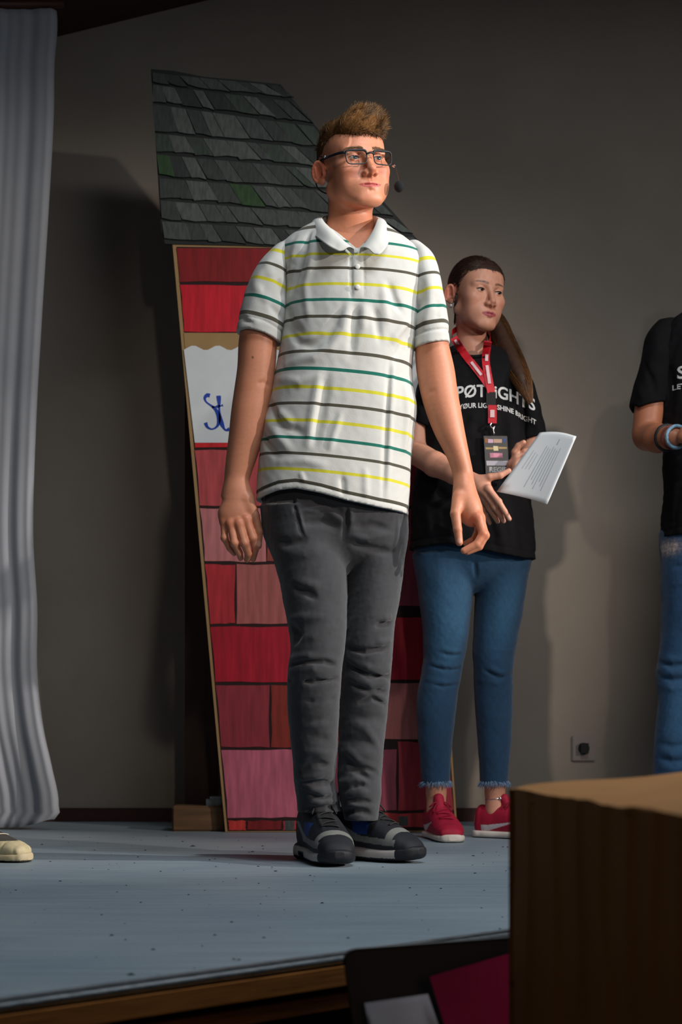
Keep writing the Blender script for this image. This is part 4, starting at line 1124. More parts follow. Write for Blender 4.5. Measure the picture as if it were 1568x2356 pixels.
JF = [([(690, 1163), (740, 1158), (775, 1172), (794, 1190)], .008, -.005), ([(700, 1175), (750, 1172), (785, 1195)], .008, .005), ([(690, 1205), (740, 1200), (785, 1215)], .009, -.004), ([(798, 1165), (797, 1200), (790, 1240)], .006, -.006), ([(805, 1168), (806, 1205)], .006, .004),
      ([(812, 1212), (850, 1208), (890, 1215)], .008, -.006), ([(806, 1232), (845, 1240), (890, 1228)], .008, .005), ([(808, 1250), (850, 1262), (900, 1270)], .009, -.005), ([(672, 1130), (680, 1175), (692, 1222), (702, 1240)], .004, -.004), ([(680, 1130), (688, 1180), (702, 1235)], .004, .0025), ([(915, 1190), (912, 1240), (906, 1265)], .004, .003),
      ([(640, 1248), (670, 1250), (705, 1240)], .010, -.005), ([(650, 1270), (700, 1275), (740, 1262)], .012, .003),
      ([(678, 1352), (705, 1362), (728, 1378)], .009, -.005), ([(680, 1335), (710, 1345), (738, 1350)], .010, .004), ([(668, 1425), (700, 1420), (745, 1418)], .009, .005), ([(672, 1440), (690, 1462), (678, 1480)], .008, -.006), ([(690, 1470), (720, 1465), (760, 1440)], .009, .004),
      ([(668, 1530), (700, 1522), (745, 1522), (770, 1530)], .006, -.008), ([(670, 1515), (710, 1510), (770, 1516)], .008, .006), ([(668, 1545), (720, 1540), (780, 1556)], .008, .005), ([(664, 1565), (720, 1568), (775, 1560)], .007, -.005), ([(700, 1582), (775, 1574)], .007, .004), ([(700, 1612), (770, 1606)], .008, -.003),
      ([(880, 1425), (900, 1420)], .007, .005), ([(862, 1440), (900, 1432)], .008, -.005), ([(870, 1478), (898, 1474)], .006, .007), ([(800, 1490), (840, 1500), (890, 1490)], .007, -.007), ([(800, 1512), (845, 1535), (895, 1540)], .007, .006), ([(800, 1528), (850, 1555), (895, 1556)], .007, -.008), ([(800, 1555), (850, 1575), (890, 1570)], .008, .006), ([(808, 1572), (850, 1590), (886, 1592)], .007, -.007), ([(815, 1595), (850, 1585), (885, 1610)], .008, .005),
      ([(820, 1620), (855, 1605), (888, 1622)], .007, -.004), ([(798, 1720), (820, 1745), (870, 1775)], .008, .006), ([(796, 1740), (815, 1770), (850, 1795)], .008, -.006), ([(830, 1670), (850, 1690), (870, 1720)], .010, .003)]
for f in JF: v.fold(f[0], f[1]*.9, f[2]*2.0)
rs = np.random.RandomState(9)
def crumple(v, keys, y0, y1, n, amp, r):
    ky = [q[0] for q in keys]; kl = [q[1] for q in keys]; kr = [q[2] for q in keys]
    for i in range(n):
        y = y0+(y1-y0)*(i+rs.rand()*.6)/n; a = np.interp(y, ky, kl); c = np.interp(y, ky, kr); w = c-a
        u0 = rs.uniform(0.0, .35); u1 = rs.uniform(.6, 1.0); sl_ = rs.uniform(-14, 14); bow = rs.uniform(-9, 9)
        pts = [(a+w*(u0+(u1-u0)*t), y+sl_*(t-.5)+bow*math.sin(math.pi*t)) for t in (0, .33, .66, 1)]
        v.fold(pts, r*rs.uniform(.8, 1.3), amp*rs.uniform(.7, 1.3)*(1 if i % 2 else -1.15))
crumple(v, LL, 1765, 1868, 7, .0135, .0064); crumple(v, LR, 1775, 1886, 7, .0135, .0064); crumple(v, LL, 1640, 1770, 5, .003, .010); crumple(v, LR, 1640, 1770, 5, .003, .010)
v.noise(.0006, .09, 12).noise(.0003, .02, 13)
M_gjean = mat('grey_denim', lin((52, 53, 57)), 0.88, var=0.16, scale=26, stretch=(1, 1, .5), bump=0.15, bscale=900, sheen=0.25)
jeans = solid('jeans', v, M_gjean, man)
# ------------------------------------------------------------------ sneakers, sculpted pointing to -y with the sole on z = 0
M_shoe = mat('shoe_upper', (.1, .1, .1), 0.7, attr='Col', var=.12, scale=90, bump=0.25, bscale=700)
M_sole = mat('shoe_sole', (.7, .7, .7), 0.6, attr='Col', var=.05, scale=60)
def shoe(parent_person, pos, yaw, style, mirror=1, s=1.0, scl=1.0, label=None, top=None):
    """upper, sole, tongue, laces; toe turned by yaw (degrees) from -y towards +x"""
    R = np.array(Matrix.Rotation(math.radians(yaw), 3, 'Z')); o = np.array(pos, float)
    zs = 1.16 if style == 'runner' else 1.0
    def xf(V): V = np.array(V, float); V[:, 0] *= mirror; V[:, 2] *= zs; return (V*scl)@R.T+o
    def fx(F): return F[:, ::-1] if (mirror < 0 and isinstance(F, np.ndarray)) else F
    run = style == 'runner'
    v = Vol((-.065, -.175, -.004), (.065, .165, .150), .0017)
    if run:
        K = [(.140, 0, .055, .012, .030), (.130, 0, .060, .027, .050), (.10, 0, .064, .036, .060), (.05, .001, .064, .040, .060), (.0, .003, .058, .043, .052), (-.05, .005, .046, .048, .040), (-.10, .004, .037, .047, .030), (-.130, .002, .032, .039, .022), (-.148, 0, .028, .026, .014), (-.156, 0, .026, .010, .006)]
    else:
        K = [(.135, 0, .050, .014, .028), (.125, 0, .054, .027, .046), (.10, 0, .056, .034, .052), (.05, .001, .056, .037, .052), (.0, .003, .054, .041, .048), (-.05, .005, .043, .046, .036), (-.10, .004, .034, .045, .026), (-.130, .002, .030, .038, .020), (-.147, 0, .027, .026, .012), (-.153, 0, .025, .010, .006)]
    v.add(loft(1, K, 2.2))
    v.cut(lambda X, Y, Z: .012-Z)
    v.sub(rc((0, .062, .150), (0, .070, .075), .030, .024), .006)                     # opening
    v.add(rc((0, .000, .080), (0, .030, .128), .020, .017), .010)                    # tongue
    v.sub(rc((0, .080, .150), (0, .072, .075), .027, .022), .004)
    for t in (-.018, .018): v.bump([(t, -.085, .068), (t, -.04, .088), (t*.9, .0, .108)], .005, .0028)
    v.bump([(-.045, -.095, .03), (-.03, -.105, .055), (0, -.108, .062), (.03, -.105, .055), (.045, -.095, .03)], .003, -.0018)
    V, F = v.mesh(); x, y, z = V.T; ax = np.abs(x)
    C = np.zeros((len(V), 3)); 
    if run:
        C[:] = lin((18, 20, 28))
        top_ = .046-.10*np.clip(-.02-y, 0, .2)*.20
        rand = z < .036+.010*smooth01(.02, .12, y)
        C[rand] = lin((18, 22, 34))
        zc = .047+.06*np.clip(y, -.12, .03)*.9; gp = ((np.abs(z-zc) < .0065) & (y < .035) & (y > -.118)) | ((y < -.092) & (y > -.110) & (z > .040))
        C[gp] = lin((118, 120, 116))
        toe = (y < -.118); C[toe] = lin((16, 20, 30))
        bl = (z > .056) & (z < .082) & (y > -.035) & (y < .020) & (ax > .018); C[bl] = lin((20, 58, 128))
        # curved tick on the side
        tk = (np.abs(z-(.048+.030*smooth01(-.01, .10, y)+.0)) < .006*smooth01(.115, .06, y)+.001) & (y > .0) & (y < .12) & (ax > .02); C[tk] = lin((128, 132, 136))
        tg = (ax < .022) & (z > .080); C[tg] = lin((14, 14, 17))
    elif style == 'suede':
        C[:] = lin((172, 12, 52))
        st = (np.abs(z-(.030+.42*np.clip(.075-y, 0, .12)*.5+.004)) < .0075*smooth01(-.03, .09, y)+.0022) & (ax > .022) & (y < .10) & (y > -.035); C[st] = lin((214, 204, 208))
        C[(y > .128) & (z > .05)] = lin((206, 196, 198))
    else:
        C[:] = lin((206, 190, 150)); C[(z > .055)] = lin((70, 66, 60))
    C = C*(1+.06*vnoise(V, .02, 4))[:, None]
    root = bpy.data.objects.new('shoe', None) if False else None
    up = obj('shoe', xf(V), fx(F), M_shoe, parent_person, True, {'Col': np.clip(C, .002, 1)})
    sb = up
    # sole
    v = Vol((-.065, -.175, -.004), (.065, .165, .055), .0022)
    if run:
        SK = [(.152, 0, .022, .012, .014), (.143, 0, .019, .028, .018), (.10, 0, .018, .038, .018), (.03, .002, .017, .040, .017), (-.04, .005, .016, .049, .016), (-.10, .004, .017, .049, .015), (-.135, .002, .020, .040, .014), (-.155, 0, .023, .026, .012), (-.163, 0, .025, .012, .008)]
    else:
        SK = [(.142, 0, .013, .014, .013), (.132, 0, .013, .028, .013), (.10, 0, .013, .037, .013), (.03, .002, .013, .039, .013), (-.04, .005, .013, .047, .013), (-.10, .004, .013, .047, .013), (-.135, .002, .013, .039, .013), (-.153, 0, .014, .026, .012), (-.160, 0, .015, .012, .009)]
    v.add(loft(1, SK, 3.0)); v.cut(lambda X, Y, Z: .0005-Z)
    if run:
        v.sub(ell((0, .06, .010), (.08, .022, .006)), .004)
    else:
        v.bump([(.05, t, .022) for t in (-.1, 0, .1)], .003, -.001)
    V, F = v.mesh(); z = V[:, 2]; y = V[:, 1]
    if run:
        C = np.where(((z > .010) & (y > -.12))[:, None], np.array(lin((196, 188, 182)))[None], np.array(lin((24, 26, 32)))[None]); C[(z > .029)] = lin((30, 34, 44)); C[y < -.128] = lin((22, 24, 30))
        C[(np.abs(y-.055) < .026) & (z < .02)] = lin((22, 36, 70))
    elif style == 'suede':
        C = np.tile(np.array(lin((226, 216, 204))), (len(V), 1)); C[z < .004] = lin((150, 140, 130))
    else:
        C = np.tile(np.array(lin((206, 188, 150))), (len(V), 1)); C[z < .006] = lin((60, 50, 40))
    obj('sole', xf(V), fx(F), M_sole, up, True, {'Col': C})
    # laces follow the instep
    lc = {'runner': (38, 36, 38), 'suede': (150, 10, 44), 'canvas': (210, 200, 180)}[style]
    key = 'lace_'+style; ml = bpy.data.materials.get(key) or mat(key, lin(lc), 0.8, bump=.3, bscale=900)
    upv = v_top(K)
    for i in range(6):
        yy = -.080+i*.0175; mb = MB()
        def surf(x_, y_): return np.array((x_, y_, upv(x_, y_)+.0028))
        w = .021
        mb.tube(xf([surf(-w+2*w*t, yy+(.010*t if i % 2 else -.010*t+.010)) for t in np.linspace(0, 1, 8)]), .0027, 6, flat=.55).build('lace', ml, up, True)
    if style != 'canvas':
        for sgn in (-1, 1):
            yy = .012; q = surf(0, yy)+(0, 0, .004)
            pts = [q, q+(sgn*.018, -.008, .006), q+(sgn*.034, -.004, -.008), q+(sgn*.024, .006, -.004), q+(sgn*.004, .002, .001)]
            MB().tube(xf(curve_pts(pts, 14)), .0022, 6).build('lace', ml, up, True)
            pts = [q, q+(sgn*.016, -.016, .000), q+(sgn*.030, -.034, -.022)]
            MB().tube(xf(curve_pts(pts, 8)), .0020, 6).build('lace', ml, up, True)
    return up
def v_top(K):
    K = np.array(sorted(K))
    def f(x, y):
        cx, cz_, au, av = (float(herm(K[:, 0], K[:, i], np.array(y))) for i in (1, 2, 3, 4))
        return cz_+av*max(0, 1-abs((x-cx)/au)**2.2)**(1/2.2)
    return f
shoe(man, (P(740, 0, 3.97)[0]+.000, 4.005, 0.0), 15, 'runner', 1)
shoe(man, (P(850, 0, 4.05)[0]+.003, 4.085, 0.0), 46, 'runner', -1)
# ------------------------------------------------------------------ black crew T-shirts
M_tee = mat('black_jersey', lin((15, 14, 17)), 0.9, var=0.12, scale=40, bump=0.2, bscale=700, spec=0.2)
M_print = mat('white_shirt_print', lin((206, 206, 204)), 0.8)
def text_mesh(body, size, offset=0.0):
    c = bpy.data.curves.new('t', 'FONT'); c.body = body; c.size = size; c.align_x = 'CENTER'; c.offset = offset; c.resolution_u = 3; c.fill_mode = 'FRONT'
    o = bpy.data.objects.new('t', c); COL.objects.link(o); dg = bpy.context.evaluated_depsgraph_get(); dg.update()
    me = bpy.data.meshes.new_from_object(o.evaluated_get(dg)); bpy.data.objects.remove(o); bpy.data.curves.remove(c)
    bm = bmesh.new(); bm.from_mesh(me); bmesh.ops.triangulate(bm, faces=bm.faces[:])
    bmesh.ops.subdivide_edges(bm, edges=[e for e in bm.edges if e.calc_length() > size*.25], cuts=2, use_grid_fill=True); bmesh.ops.triangulate(bm, faces=bm.faces[:])
    V = np.array([v.co[:] for v in bm.verts]); F = [tuple(v.index for v in f.verts) for f in bm.faces]; bm.free(); bpy.data.meshes.remove(me)
    return V, F
def printed(body, size, target, fn, parent, name='shirt_lettering', material=None, offset=0.0, lift=.0012):
    """lettering laid onto a garment: fn maps text x,y to a world x,z; depth comes from the cloth"""
    V, F = text_mesh(body, size, offset)
    dg = bpy.context.evaluated_depsgraph_get(); dg.update(); org = base_of(target); out = []
    trees = [BVHTree.FromObject(q, dg) for q in [target]+[c for c in target.children if c.name.startswith('sleeve')]]
    last = None
    for p in V:
        x, z = fn(p[0], p[1]); hs_ = [t.ray_cast(Vector((x-org[0], 2.0-org[1], z-org[2])), Vector((0, 1, 0)))[0] for t in trees]
        hs_ = [q.y+org[1] for q in hs_ if q is not None]
        y = min(hs_) if hs_ else (last if last is not None else org[1]); last = y
        out.append((x, y-lift, z))
    return obj(name, out, F, material or M_print, parent, False)
def tee(person, Y, keys, sleeves, hem, neck, folds, bx, sbx, seed, nr=.060):
    v = Vol(bx[0], bx[1], .0034)
    v.add(loft(2, rows(keys, Y), 2.3))
    for f in folds: v.fold(*f)
    v.noise(.0016, .09, seed, (1, 1, .5)).noise(.0006, .03, seed+1)
    v.sub(rc(P(neck[0], neck[1]+20, Y-.02), P(neck[0], neck[1]-90, Y+.02), nr*.92, nr*1.15), .004)
    hx_ = [P(q[0], 0, Y)[0] for q in hem]; hz_ = [P(0, q[1], Y-.1)[2] for q in hem]; hf = lambda X: np.interp(X, hx_, hz_)
    X, Yg, Z = v.grid((slice(None),)*3); v.d += (.0018*np.exp(-((Z-hf(X)-.02)/.0025)**2)).astype(np.float32)
    v.cut(lambda X, Y, Z: hf(X)-Z)
    inn = loft(2, rows(keys, Y, shrink=.017), 2.3); f0 = inn[0]; zt = max(hz_)+.10
    v.sub(((lambda X, Y, Z: np.maximum(f0(X, Y, Z), Z-zt)), inn[1], inn[2]))
    o = solid('t_shirt', v, M_tee, person)
    for (sk, sh, sf), b in zip(sleeves, sbx):
        w = Vol(b[0], b[1], .0034); w.add(loft(2, rows(sk, Y), 2.2))
        for f in sf: w.fold(*f)
        w.noise(.0014, .06, seed+3)
        hx2 = [P(q[0], 0, Y)[0] for q in sh]; hz2 = [P(0, q[1], Y)[2] for q in sh]; g = lambda X: np.interp(X, hx2, hz2)
        w.cut(lambda X, Y, Z: g(X)-Z)
        i2 = loft(2, rows(sk, Y, shrink=.011), 2.2); f2 = i2[0]; z2 = max(hz2)+.05
        w.sub(((lambda X, Y, Z: np.maximum(f2(X, Y, Z), Z-z2)), i2[1], i2[2]))
        solid('sleeve', w, M_tee, o)
    # ribbed neckband
    pts = []
    for i in range(33):
        t = 2*math.pi*i/32; q = P(neck[0], neck[1], Y)+np.array((nr*math.cos(t), nr*.95*math.sin(t), .030*math.sin(t)))
        pts.append(q)
    MB().tube(pts, .006, 8, caps=False).build('neckband', M_tee, o, True)
    return o, v
# ================================================================== the woman with the lanyard
YF = 4.86
wom = empty('person', (P(1085, 0, YF)[0], YF, 0.0), 'person in a black T-shirt and blue jeans holding a paper, behind the striped polo', 'person')
SKF = (208, 148, 122)
xff = head_xf((1127, 669, YF+.03), 27, 6, 4.0, 0.90, 0.98)
v = sculpt_head([((0, .024, -.050), .047), (xff.inv(P(1086, 800, YF+.04)), .047), (xff.inv(P(1083, 850, YF+.04)), .055)], female=True, h=.0017, wide=1.06)
fV, fF = v.mesh(); fC = head_colour(SKF, (176, 84, 88), True, (44, 28, 20), .22)(fV)['Col']; fW = xff(fV)
eyes(xff, wom, (60, 44, 34), (.25, -.20)); lashes(xff, wom, M_lash, .0014)
v = Vol((-.10, -.12, -.12), (.10, .16, .15), .002)
v.add(ell((0, .017, .044), (.0800, .0985, .086)))
v.add(ell((0, -.039, .047), (.0665, .0570, .0580)), .02)
v.add(ell((.02, .105, -.02), (.030, .035, .040)), .03)
ky = [-.14, -.085, -.070, -.050, -.030, -.015, -.002, .012, .030, .05, .08, .15]; kz = [.074, .074, .068, .048, .022, .000, .030, .034, .020, -.02, -.05, -.10]
v.cut(lambda X, Y, Z: (np.interp(Y, ky, kz)-Z)*.8)
hV, hF = v.mesh(); hb = np.array(lin((52, 34, 26)))
whair = obj('hair', xff(hV), hF, mat('dark_hair_cap', (.1, .1, .1), .6, attr='Col', spec=.3, bump=.4, bscale=400), wom, True, {'Col': np.clip(hb[None]*(1+.3*vnoise(hV, .008, 5))[:, None], .003, 1)})
rs = np.random.RandomState(14); sel = rs.choice(len(hV), 9000); R0 = hV[sel]; R0 = R0[R0[:, 2] > np.interp(R0[:, 1], ky, kz)+.007]; N0 = R0-np.array((0, .018, .044)); N0 /= np.linalg.norm(N0, axis=1)[:, None]
T0 = np.array((.015, .120, -.02))-R0; T0 -= N0*np.sum(T0*N0, 1)[:, None]; T0 /= (np.linalg.norm(T0, axis=1)[:, None]+1e-6)
tn = np.array([lin((58, 38, 28)), lin((74, 50, 36)), lin((40, 26, 20))])[rs.choice(3, len(R0))]
strands('hair_strands', R0-N0*.001, T0+N0*.03+rs.normal(0, .05, R0.shape), np.full(len(R0), .022), .0006, M_hair, whair, curl=-N0*.25, seed=2, xf=xff, cols=tn)
# ponytail brought forward over the shoulder
pc = [P(1110, 705, 5.02), P(1138, 745, 4.99), P(1158, 790, 4.93), P(1180, 835, 4.83), P(1202, 880, 4.765), P(1218, 925, 4.745)]
pr = [.028, .034, .034, .032, .025, .008]
cp = np.array(curve_pts(pc, 26)); rr_ = np.interp(np.linspace(0, 1, 26), np.linspace(0, 1, 6), pr)
roots, dd, Ls, tn, cu = [], [], [], [], []
mb = MB(); mb.tube(cp, list(rr_*.75), 12); mb.build('ponytail', mat('ponytail_core', lin((64, 42, 29)), .6, var=.3, scale=60), whair, True)
nst = 1700; segs = 12
Vs, Fs, Cs = [], [], []
for i in range(nst):
    a = rs.uniform(0, 6.28); q = math.sqrt(rs.rand())*1.05; t0 = rs.uniform(0, .25); t1 = rs.uniform(.75, 1.02); b0 = len(Vs)
    cc = np.array(lin((64, 42, 28)))*(1-.0)+0; lt = np.array(lin((158, 104, 54))); tone = rs.uniform(0, .5)
    for j in range(segs+1):
        t = t0+(t1-t0)*j/segs; f = min(t, 1)*25; k = min(int(f), 24); p = cp[k]+(cp[k+1]-cp[k])*(f-k)+max(0, t-1)*(cp[25]-cp[24])*25
        rad = float(np.interp(t, np.linspace(0, 1, 26), rr_))*q; an = a+.6*t+.15*math.sin(9*t+i)
        off = np.array((math.cos(an)*rad, math.sin(an)*rad*.8, .3*math.cos(an)*rad)); w = .0008*(1-.7*j/segs)
        for kk in range(3): Vs.append(p+off+w*np.array((math.cos(kk*2.09), math.sin(kk*2.09), 0)))
        g = np.clip(tone*.6+.75*smooth01(.45, 1.0, np.array(t))*tone*1.6, 0, 1); c_ = cc*(1-g)+lt*g; Cs += [c_]*3
    for j in range(segs):
        for kk in range(3): Fs.append((b0+j*3+kk, b0+j*3+(kk+1) % 3, b0+(j+1)*3+(kk+1) % 3, b0+(j+1)*3+kk))
obj('ponytail_strands', np.array(Vs), np.array(Fs), M_hair, whair, True, {'Col': np.array(Cs)})
MB().tube(curve_pts([xff(np.array([q]))[0] for q in ((-.070, .000, -.002), (-.069, -.004, -.030), (-.064, .002, -.070), (-.058, .010, -.100))], 10), [.003]*9+[.001], 6).build('loose_strand', M_hair, whair, True)
er = empty('earring', tuple(P(1041, 711, YF)), 'small silver pearl earring on the ear of the black-shirted person', 'earring')
ep = xff(np.array([[-.0815, .006, -.043]]))[0]
mc = Vol((-.01, -.01, -.01), (.01, .01, .01), .0011).add(sph((0, 0, 0), .0062)); Vm, Fm = mc.mesh(); obj('pearl', Vm+ep, Fm, mat('pearl', lin((214, 200, 192)), .2, .3), er, True)
MB().tube([ep+(0, 0, .005), ep+(0.003, 0, .014)], .0012, 6).build('hook', M_chrome, er, True)

# arms and hands
v = Vol((.16, 4.50, .04), (.62, 5.02, 1.20), .0025)
v.add(loft(2, rows([(835, 1030, 1140, .045, .03), (870, 1005, 1170, .06), (960, 1000, 1180, .075), (1100, 1005, 1175, .080), (1220, 985, 1190, .085)], YF), 2.2))
def CW(x, y, d): return P(x, y, d)
v.chain([CW(1000, 862, 4.88), CW(962, 960, 4.86), CW(957, 1042, 4.82)], [.036, .036, .033], .02, .01)
v.chain([CW(957, 1042, 4.82), CW(1000, 1068, 4.74), CW(1045, 1090, 4.68), CW(1088, 1106, 4.63)], [.034, .034, .028, .0215], .008, .01)
v.add(ell(CW(1108, 1118, 4.615), (.026, .016, .024), (0, .5, 0)), .014)
hf = [((1122, 1124, 4.602), (1146, 1154, 4.598), (1160, 1176, 4.602), (1171, 1194, 4.608)), ((1115, 1134, 4.612), (1137, 1166, 4.612), (1151, 1186, 4.618), (1158, 1199, 4.626)),
      ((1107, 1140, 4.626), (1126, 1170, 4.628), (1138, 1189, 4.632), (1144, 1200, 4.640)), ((1099, 1142, 4.640), (1110, 1172, 4.642), (1119, 1191, 4.646), (1126, 1204, 4.652))]
hand(v, CW, hf, [.0086, .0086, .0082, .0072])
v.chain([CW(1098, 1106, 4.620), CW(1126, 1098, 4.606), CW(1150, 1094, 4.602), CW(1170, 1083, 4.604)], [.013, .0105, .0092, .0070], .010, .003)
v.chain([CW(1178, 866, 4.88), CW(1215, 950, 4.87), CW(1226, 1030, 4.84)], [.036, .036, .033], .02, .01)
v.chain([CW(1226, 1030, 4.84), CW(1214, 1056, 4.79), CW(1204, 1066, 4.745)], [.033, .029, .0215], .008, .01)
v.add(ell(CW(1186, 1070, 4.722), (.026, .026, .020)), .012)
hg = [((1188, 1058, 4.710), (1205, 1040, 4.712), (1222, 1032, 4.718), (1236, 1036, 4.720)), ((1188, 1066, 4.700), (1208, 1054, 4.702), (1226, 1050, 4.710), (1238, 1056, 4.714)), ((1186, 1074, 4.696), (1206, 1070, 4.700), (1220, 1068, 4.708), (1232, 1074, 4.712)), ((1184, 1082, 4.698), (1200, 1084, 4.702), (1212, 1086, 4.708), (1222, 1090, 4.712))]
hand(v, CW, hg, [.0084, .0086, .0082, .0070])
v.chain([CW(1186, 1064, 4.718), CW(1184, 1040, 4.710), CW(1192, 1026, 4.705), CW(1204, 1018, 4.698)], [.012, .010, .009, .0072], .008, .003)
# legs under the jeans, bare at the ankles
for hx_, kx_, ax_, dy_ in ((1035, 1015, 1003, 0.0), (1145, 1134, 1138, .03)):
    v.chain([P(hx_, 1215, 4.87+dy_), P(kx_, 1540, 4.87+dy_), P(ax_, 1760, 4.87+dy_), P(ax_, 1822, 4.875+dy_), P(ax_, 1868, 4.87+dy_)], [.055, .035, .034, .0275, .0285], .02, .01)
bV, bF = v.mesh()
bC = skin_col(SKF, [CW(1171, 1194, 4.600), CW(1158, 1199, 4.618)])(bV)
obj('body', np.concatenate([bV, fW]), np.concatenate([bF, fF+len(bV)]), M_skin, wom, True, {'Col': np.concatenate([bC, fC])})

TW = [(792, 1052, 1124, .045, .04), (806, 1022, 1156, .060, .03), (822, 998, 1184, .072, .02), (845, 982, 1204, .084, .01), (890, 976, 1210, .098), (950, 972, 1214, .108), (1020, 966, 1212, .108), (1080, 958, 1214, .108), (1140, 950, 1218, .110), (1200, 946, 1224, .112), (1310, 940, 1234, .114)]
wf = [([(1170, 940), (1178, 1040), (1182, 1150)], .012, .006), ([(1150, 960), (1156, 1060), (1158, 1140)], .012, -.005), ([(1195, 920), (1202, 1000), (1206, 1100)], .012, -.006), ([(1040, 940), (1030, 1020), (1020, 1080)], .014, .005), ([(1060, 1150), (1050, 1200), (1030, 1250)], .014, .008), ([(1000, 1130), (1030, 1150), (1080, 1150)], .014, -.007),
      ([(1140, 1180), (1150, 1230), (1160, 1270)], .014, .007), ([(1180, 1170), (1190, 1230), (1192, 1270)], .014, -.006), ([(1090, 1170), (1100, 1220), (1110, 1260)], .014, -.007), ([(970, 1150), (985, 1200), (990, 1250)], .014, .006), ([(1090, 950), (1080, 1010)], .012, .004)]
SLW = ([(838, 985, 1030, .045, .03), (870, 966, 1020, .056, .01), (920, 954, 1014, .058), (970, 946, 1010, .058), (1020, 942, 1008, .058)], [(930, 972), (950, 976), (975, 985), (1012, 1010)], [([(960, 920), (985, 950)], .01, -.005)])
SRW = ([(838, 1155, 1200, .045, .03), (870, 1172, 1220, .056, .01), (920, 1184, 1236, .058), (970, 1190, 1250, .058), (1030, 1194, 1262, .058)], [(1180, 1022), (1200, 1018), (1230, 1010), (1270, 1000)], [([(1200, 900), (1220, 960), (1240, 990)], .01, .005), ([(1190, 920), (1205, 980)], .01, -.006)])
tw, tw_vol = tee(wom, YF, TW, [SLW, SRW], [(930, 1258), (960, 1255), (1020, 1250), (1080, 1262), (1150, 1275), (1200, 1282), (1240, 1278)], (1086, 806), wf, ((.17, 4.68, .78), (.59, 5.04, 1.43)), [((.17, 4.76, 1.10), (.33, 4.98, 1.40)), ((.44, 4.76, 1.08), (.62, 4.98, 1.40))], 31, .052)
def wt(x0, y0, tilt, bend):
    c = P(x0, y0, YF-.1)
    return lambda x, y: (c[0]+x*.90, c[2]+y+tilt*x+bend*x*x)
printed('SP\u00d8TLiGHTS', .049, tw, wt(1133, 915, -.08, -1.0), tw, offset=.0010)
printed('LET Y\u00d8UR LIGHT SHINE BRIGHT', .0195, tw, wt(1132, 941, -.10, -1.2), tw, offset=.0004)

# jeans
v = Vol((.18, 4.72, .12), (.60, 5.04, .86), .0030)
PVW = [(1215, 955, 1215, .092), (1250, 952, 1222, .098), (1285, 952, 1221, .094), (1320, 965, 1208, .078), (1350, 1000, 1180, .045), (1365, 1040, 1140, .025)]
LW = [(1280, 950, 1088, .088), (1350, 960, 1088, .086), (1400, 966, 1084, .082), (1450, 971, 1079, .076), (1500, 973, 1071, .068), (1540, 970, 1063, .062), (1580, 962, 1056, .060), (1620, 958, 1050, .060), (1680, 960, 1043, .056), (1740, 965, 1037, .050), (1802, 970, 1034, .044)]
RW = [(1280, 1096, 1222, .088, .02), (1350, 1094, 1211, .086, .02), (1400, 1091, 1203, .082, .02), (1450, 1088, 1194, .076, .02), (1500, 1086, 1185, .068, .02), (1540, 1089, 1179, .062, .02), (1600, 1090, 1179, .060, .03), (1660, 1095, 1178, .057, .03), (1720, 1099, 1174, .051, .03), (1802, 1104, 1168, .044, .03)]
v.add(loft(2, rows(PVW, YF+.01), 2.3)); v.add(loft(2, rows(LW, YF+.01), 2.1), .012); v.add(loft(2, rows(RW, YF+.01), 2.1), .010)
for f in [([(1015, 1492), (1040, 1498), (1063, 1497)], .006, .004), ([(1010, 1503), (1040, 1508), (1062, 1505)], .006, -.004), ([(990, 1522), (1020, 1530), (1062, 1528)], .006, .005), ([(985, 1532), (1025, 1541), (1060, 1537)], .006, -.006), ([(985, 1562), (1020, 1570), (1055, 1564)], .006, .006), ([(980, 1572), (1020, 1580), (1052, 1574)], .006, -.005), ([(1000, 1586), (1050, 1584)], .006, .004),
          ([(1140, 1496), (1180, 1496)], .006, .004), ([(1125, 1535), (1150, 1548), (1178, 1540)], .006, .006), ([(1110, 1540), (1145, 1558), (1178, 1550)], .006, -.006), ([(1100, 1563), (1140, 1572), (1176, 1566)], .006, .005), ([(1100, 1575), (1176, 1578)], .006, -.005), ([(1102, 1590), (1174, 1588)], .006, .004), ([(1092, 1290), (1094, 1330), (1090, 1400)], .006, -.006)]: v.fold(*f)
v.noise(.0006, .10, 41).noise(.0002, .02, 42)
def denim_col(V, base=(12, 52, 82), pale=(42, 88, 120), zc=.45, zk=.62):
    f = np.exp(-((V[:, 2]-zk)/.16)**2)*smooth01(.0, -.05, V[:, 1]-YF+.01)*.8
    c = np.array(lin(base))[None]*(1-f[:, None])+np.array(lin(pale))[None]*f[:, None]
    return {'Col': np.clip(c*(1+.08*vnoise(V, .02, 6)+.06*vnoise(V, .005, 7))[:, None], .002, 1)}
M_bjean = mat('blue_denim', (.1, .2, .3), .88, attr='Col', var=.12, scale=240, stretch=(1, 1, .3), bump=.15, bscale=900, sheen=.15)
wj = solid('jeans', v, M_bjean, wom, attrs=denim_col)
rs = np.random.RandomState(77)
for keys, dy in ((LW, .0), (RW, .03)):
    y, a, b_, hd = keys[-1][:4]; c = P((a+b_)/2, y, YF+.01+dy); ra = (b_-a)/2/FPX*(YF+.01); n = 420
    th = rs.uniform(0, 6.28, n); roots = np.stack([c[0]+ra*np.cos(th), c[1]+hd*np.sin(th), c[2]+rs.uniform(-.002, .008, n)], 1)
    d_ = np.stack([.5*np.cos(th), .5*np.sin(th), -1+0*th], 1)+rs.normal(0, .35, (n, 3))
    strands('frayed_hem', roots, d_, rs.uniform(.008, .018, n), .0009, mat('frayed_threads', lin((122, 146, 176)), .9), wj, seed=5)
shoe(wom, (P(1003, 0, 4.87)[0]+.010, 4.815, 0.0), 10, 'suede', 1, scl=.90)
shoe(wom, (P(1138, 0, 4.90)[0]+.049, 4.872, 0.0), 58, 'suede', -1, scl=.88)
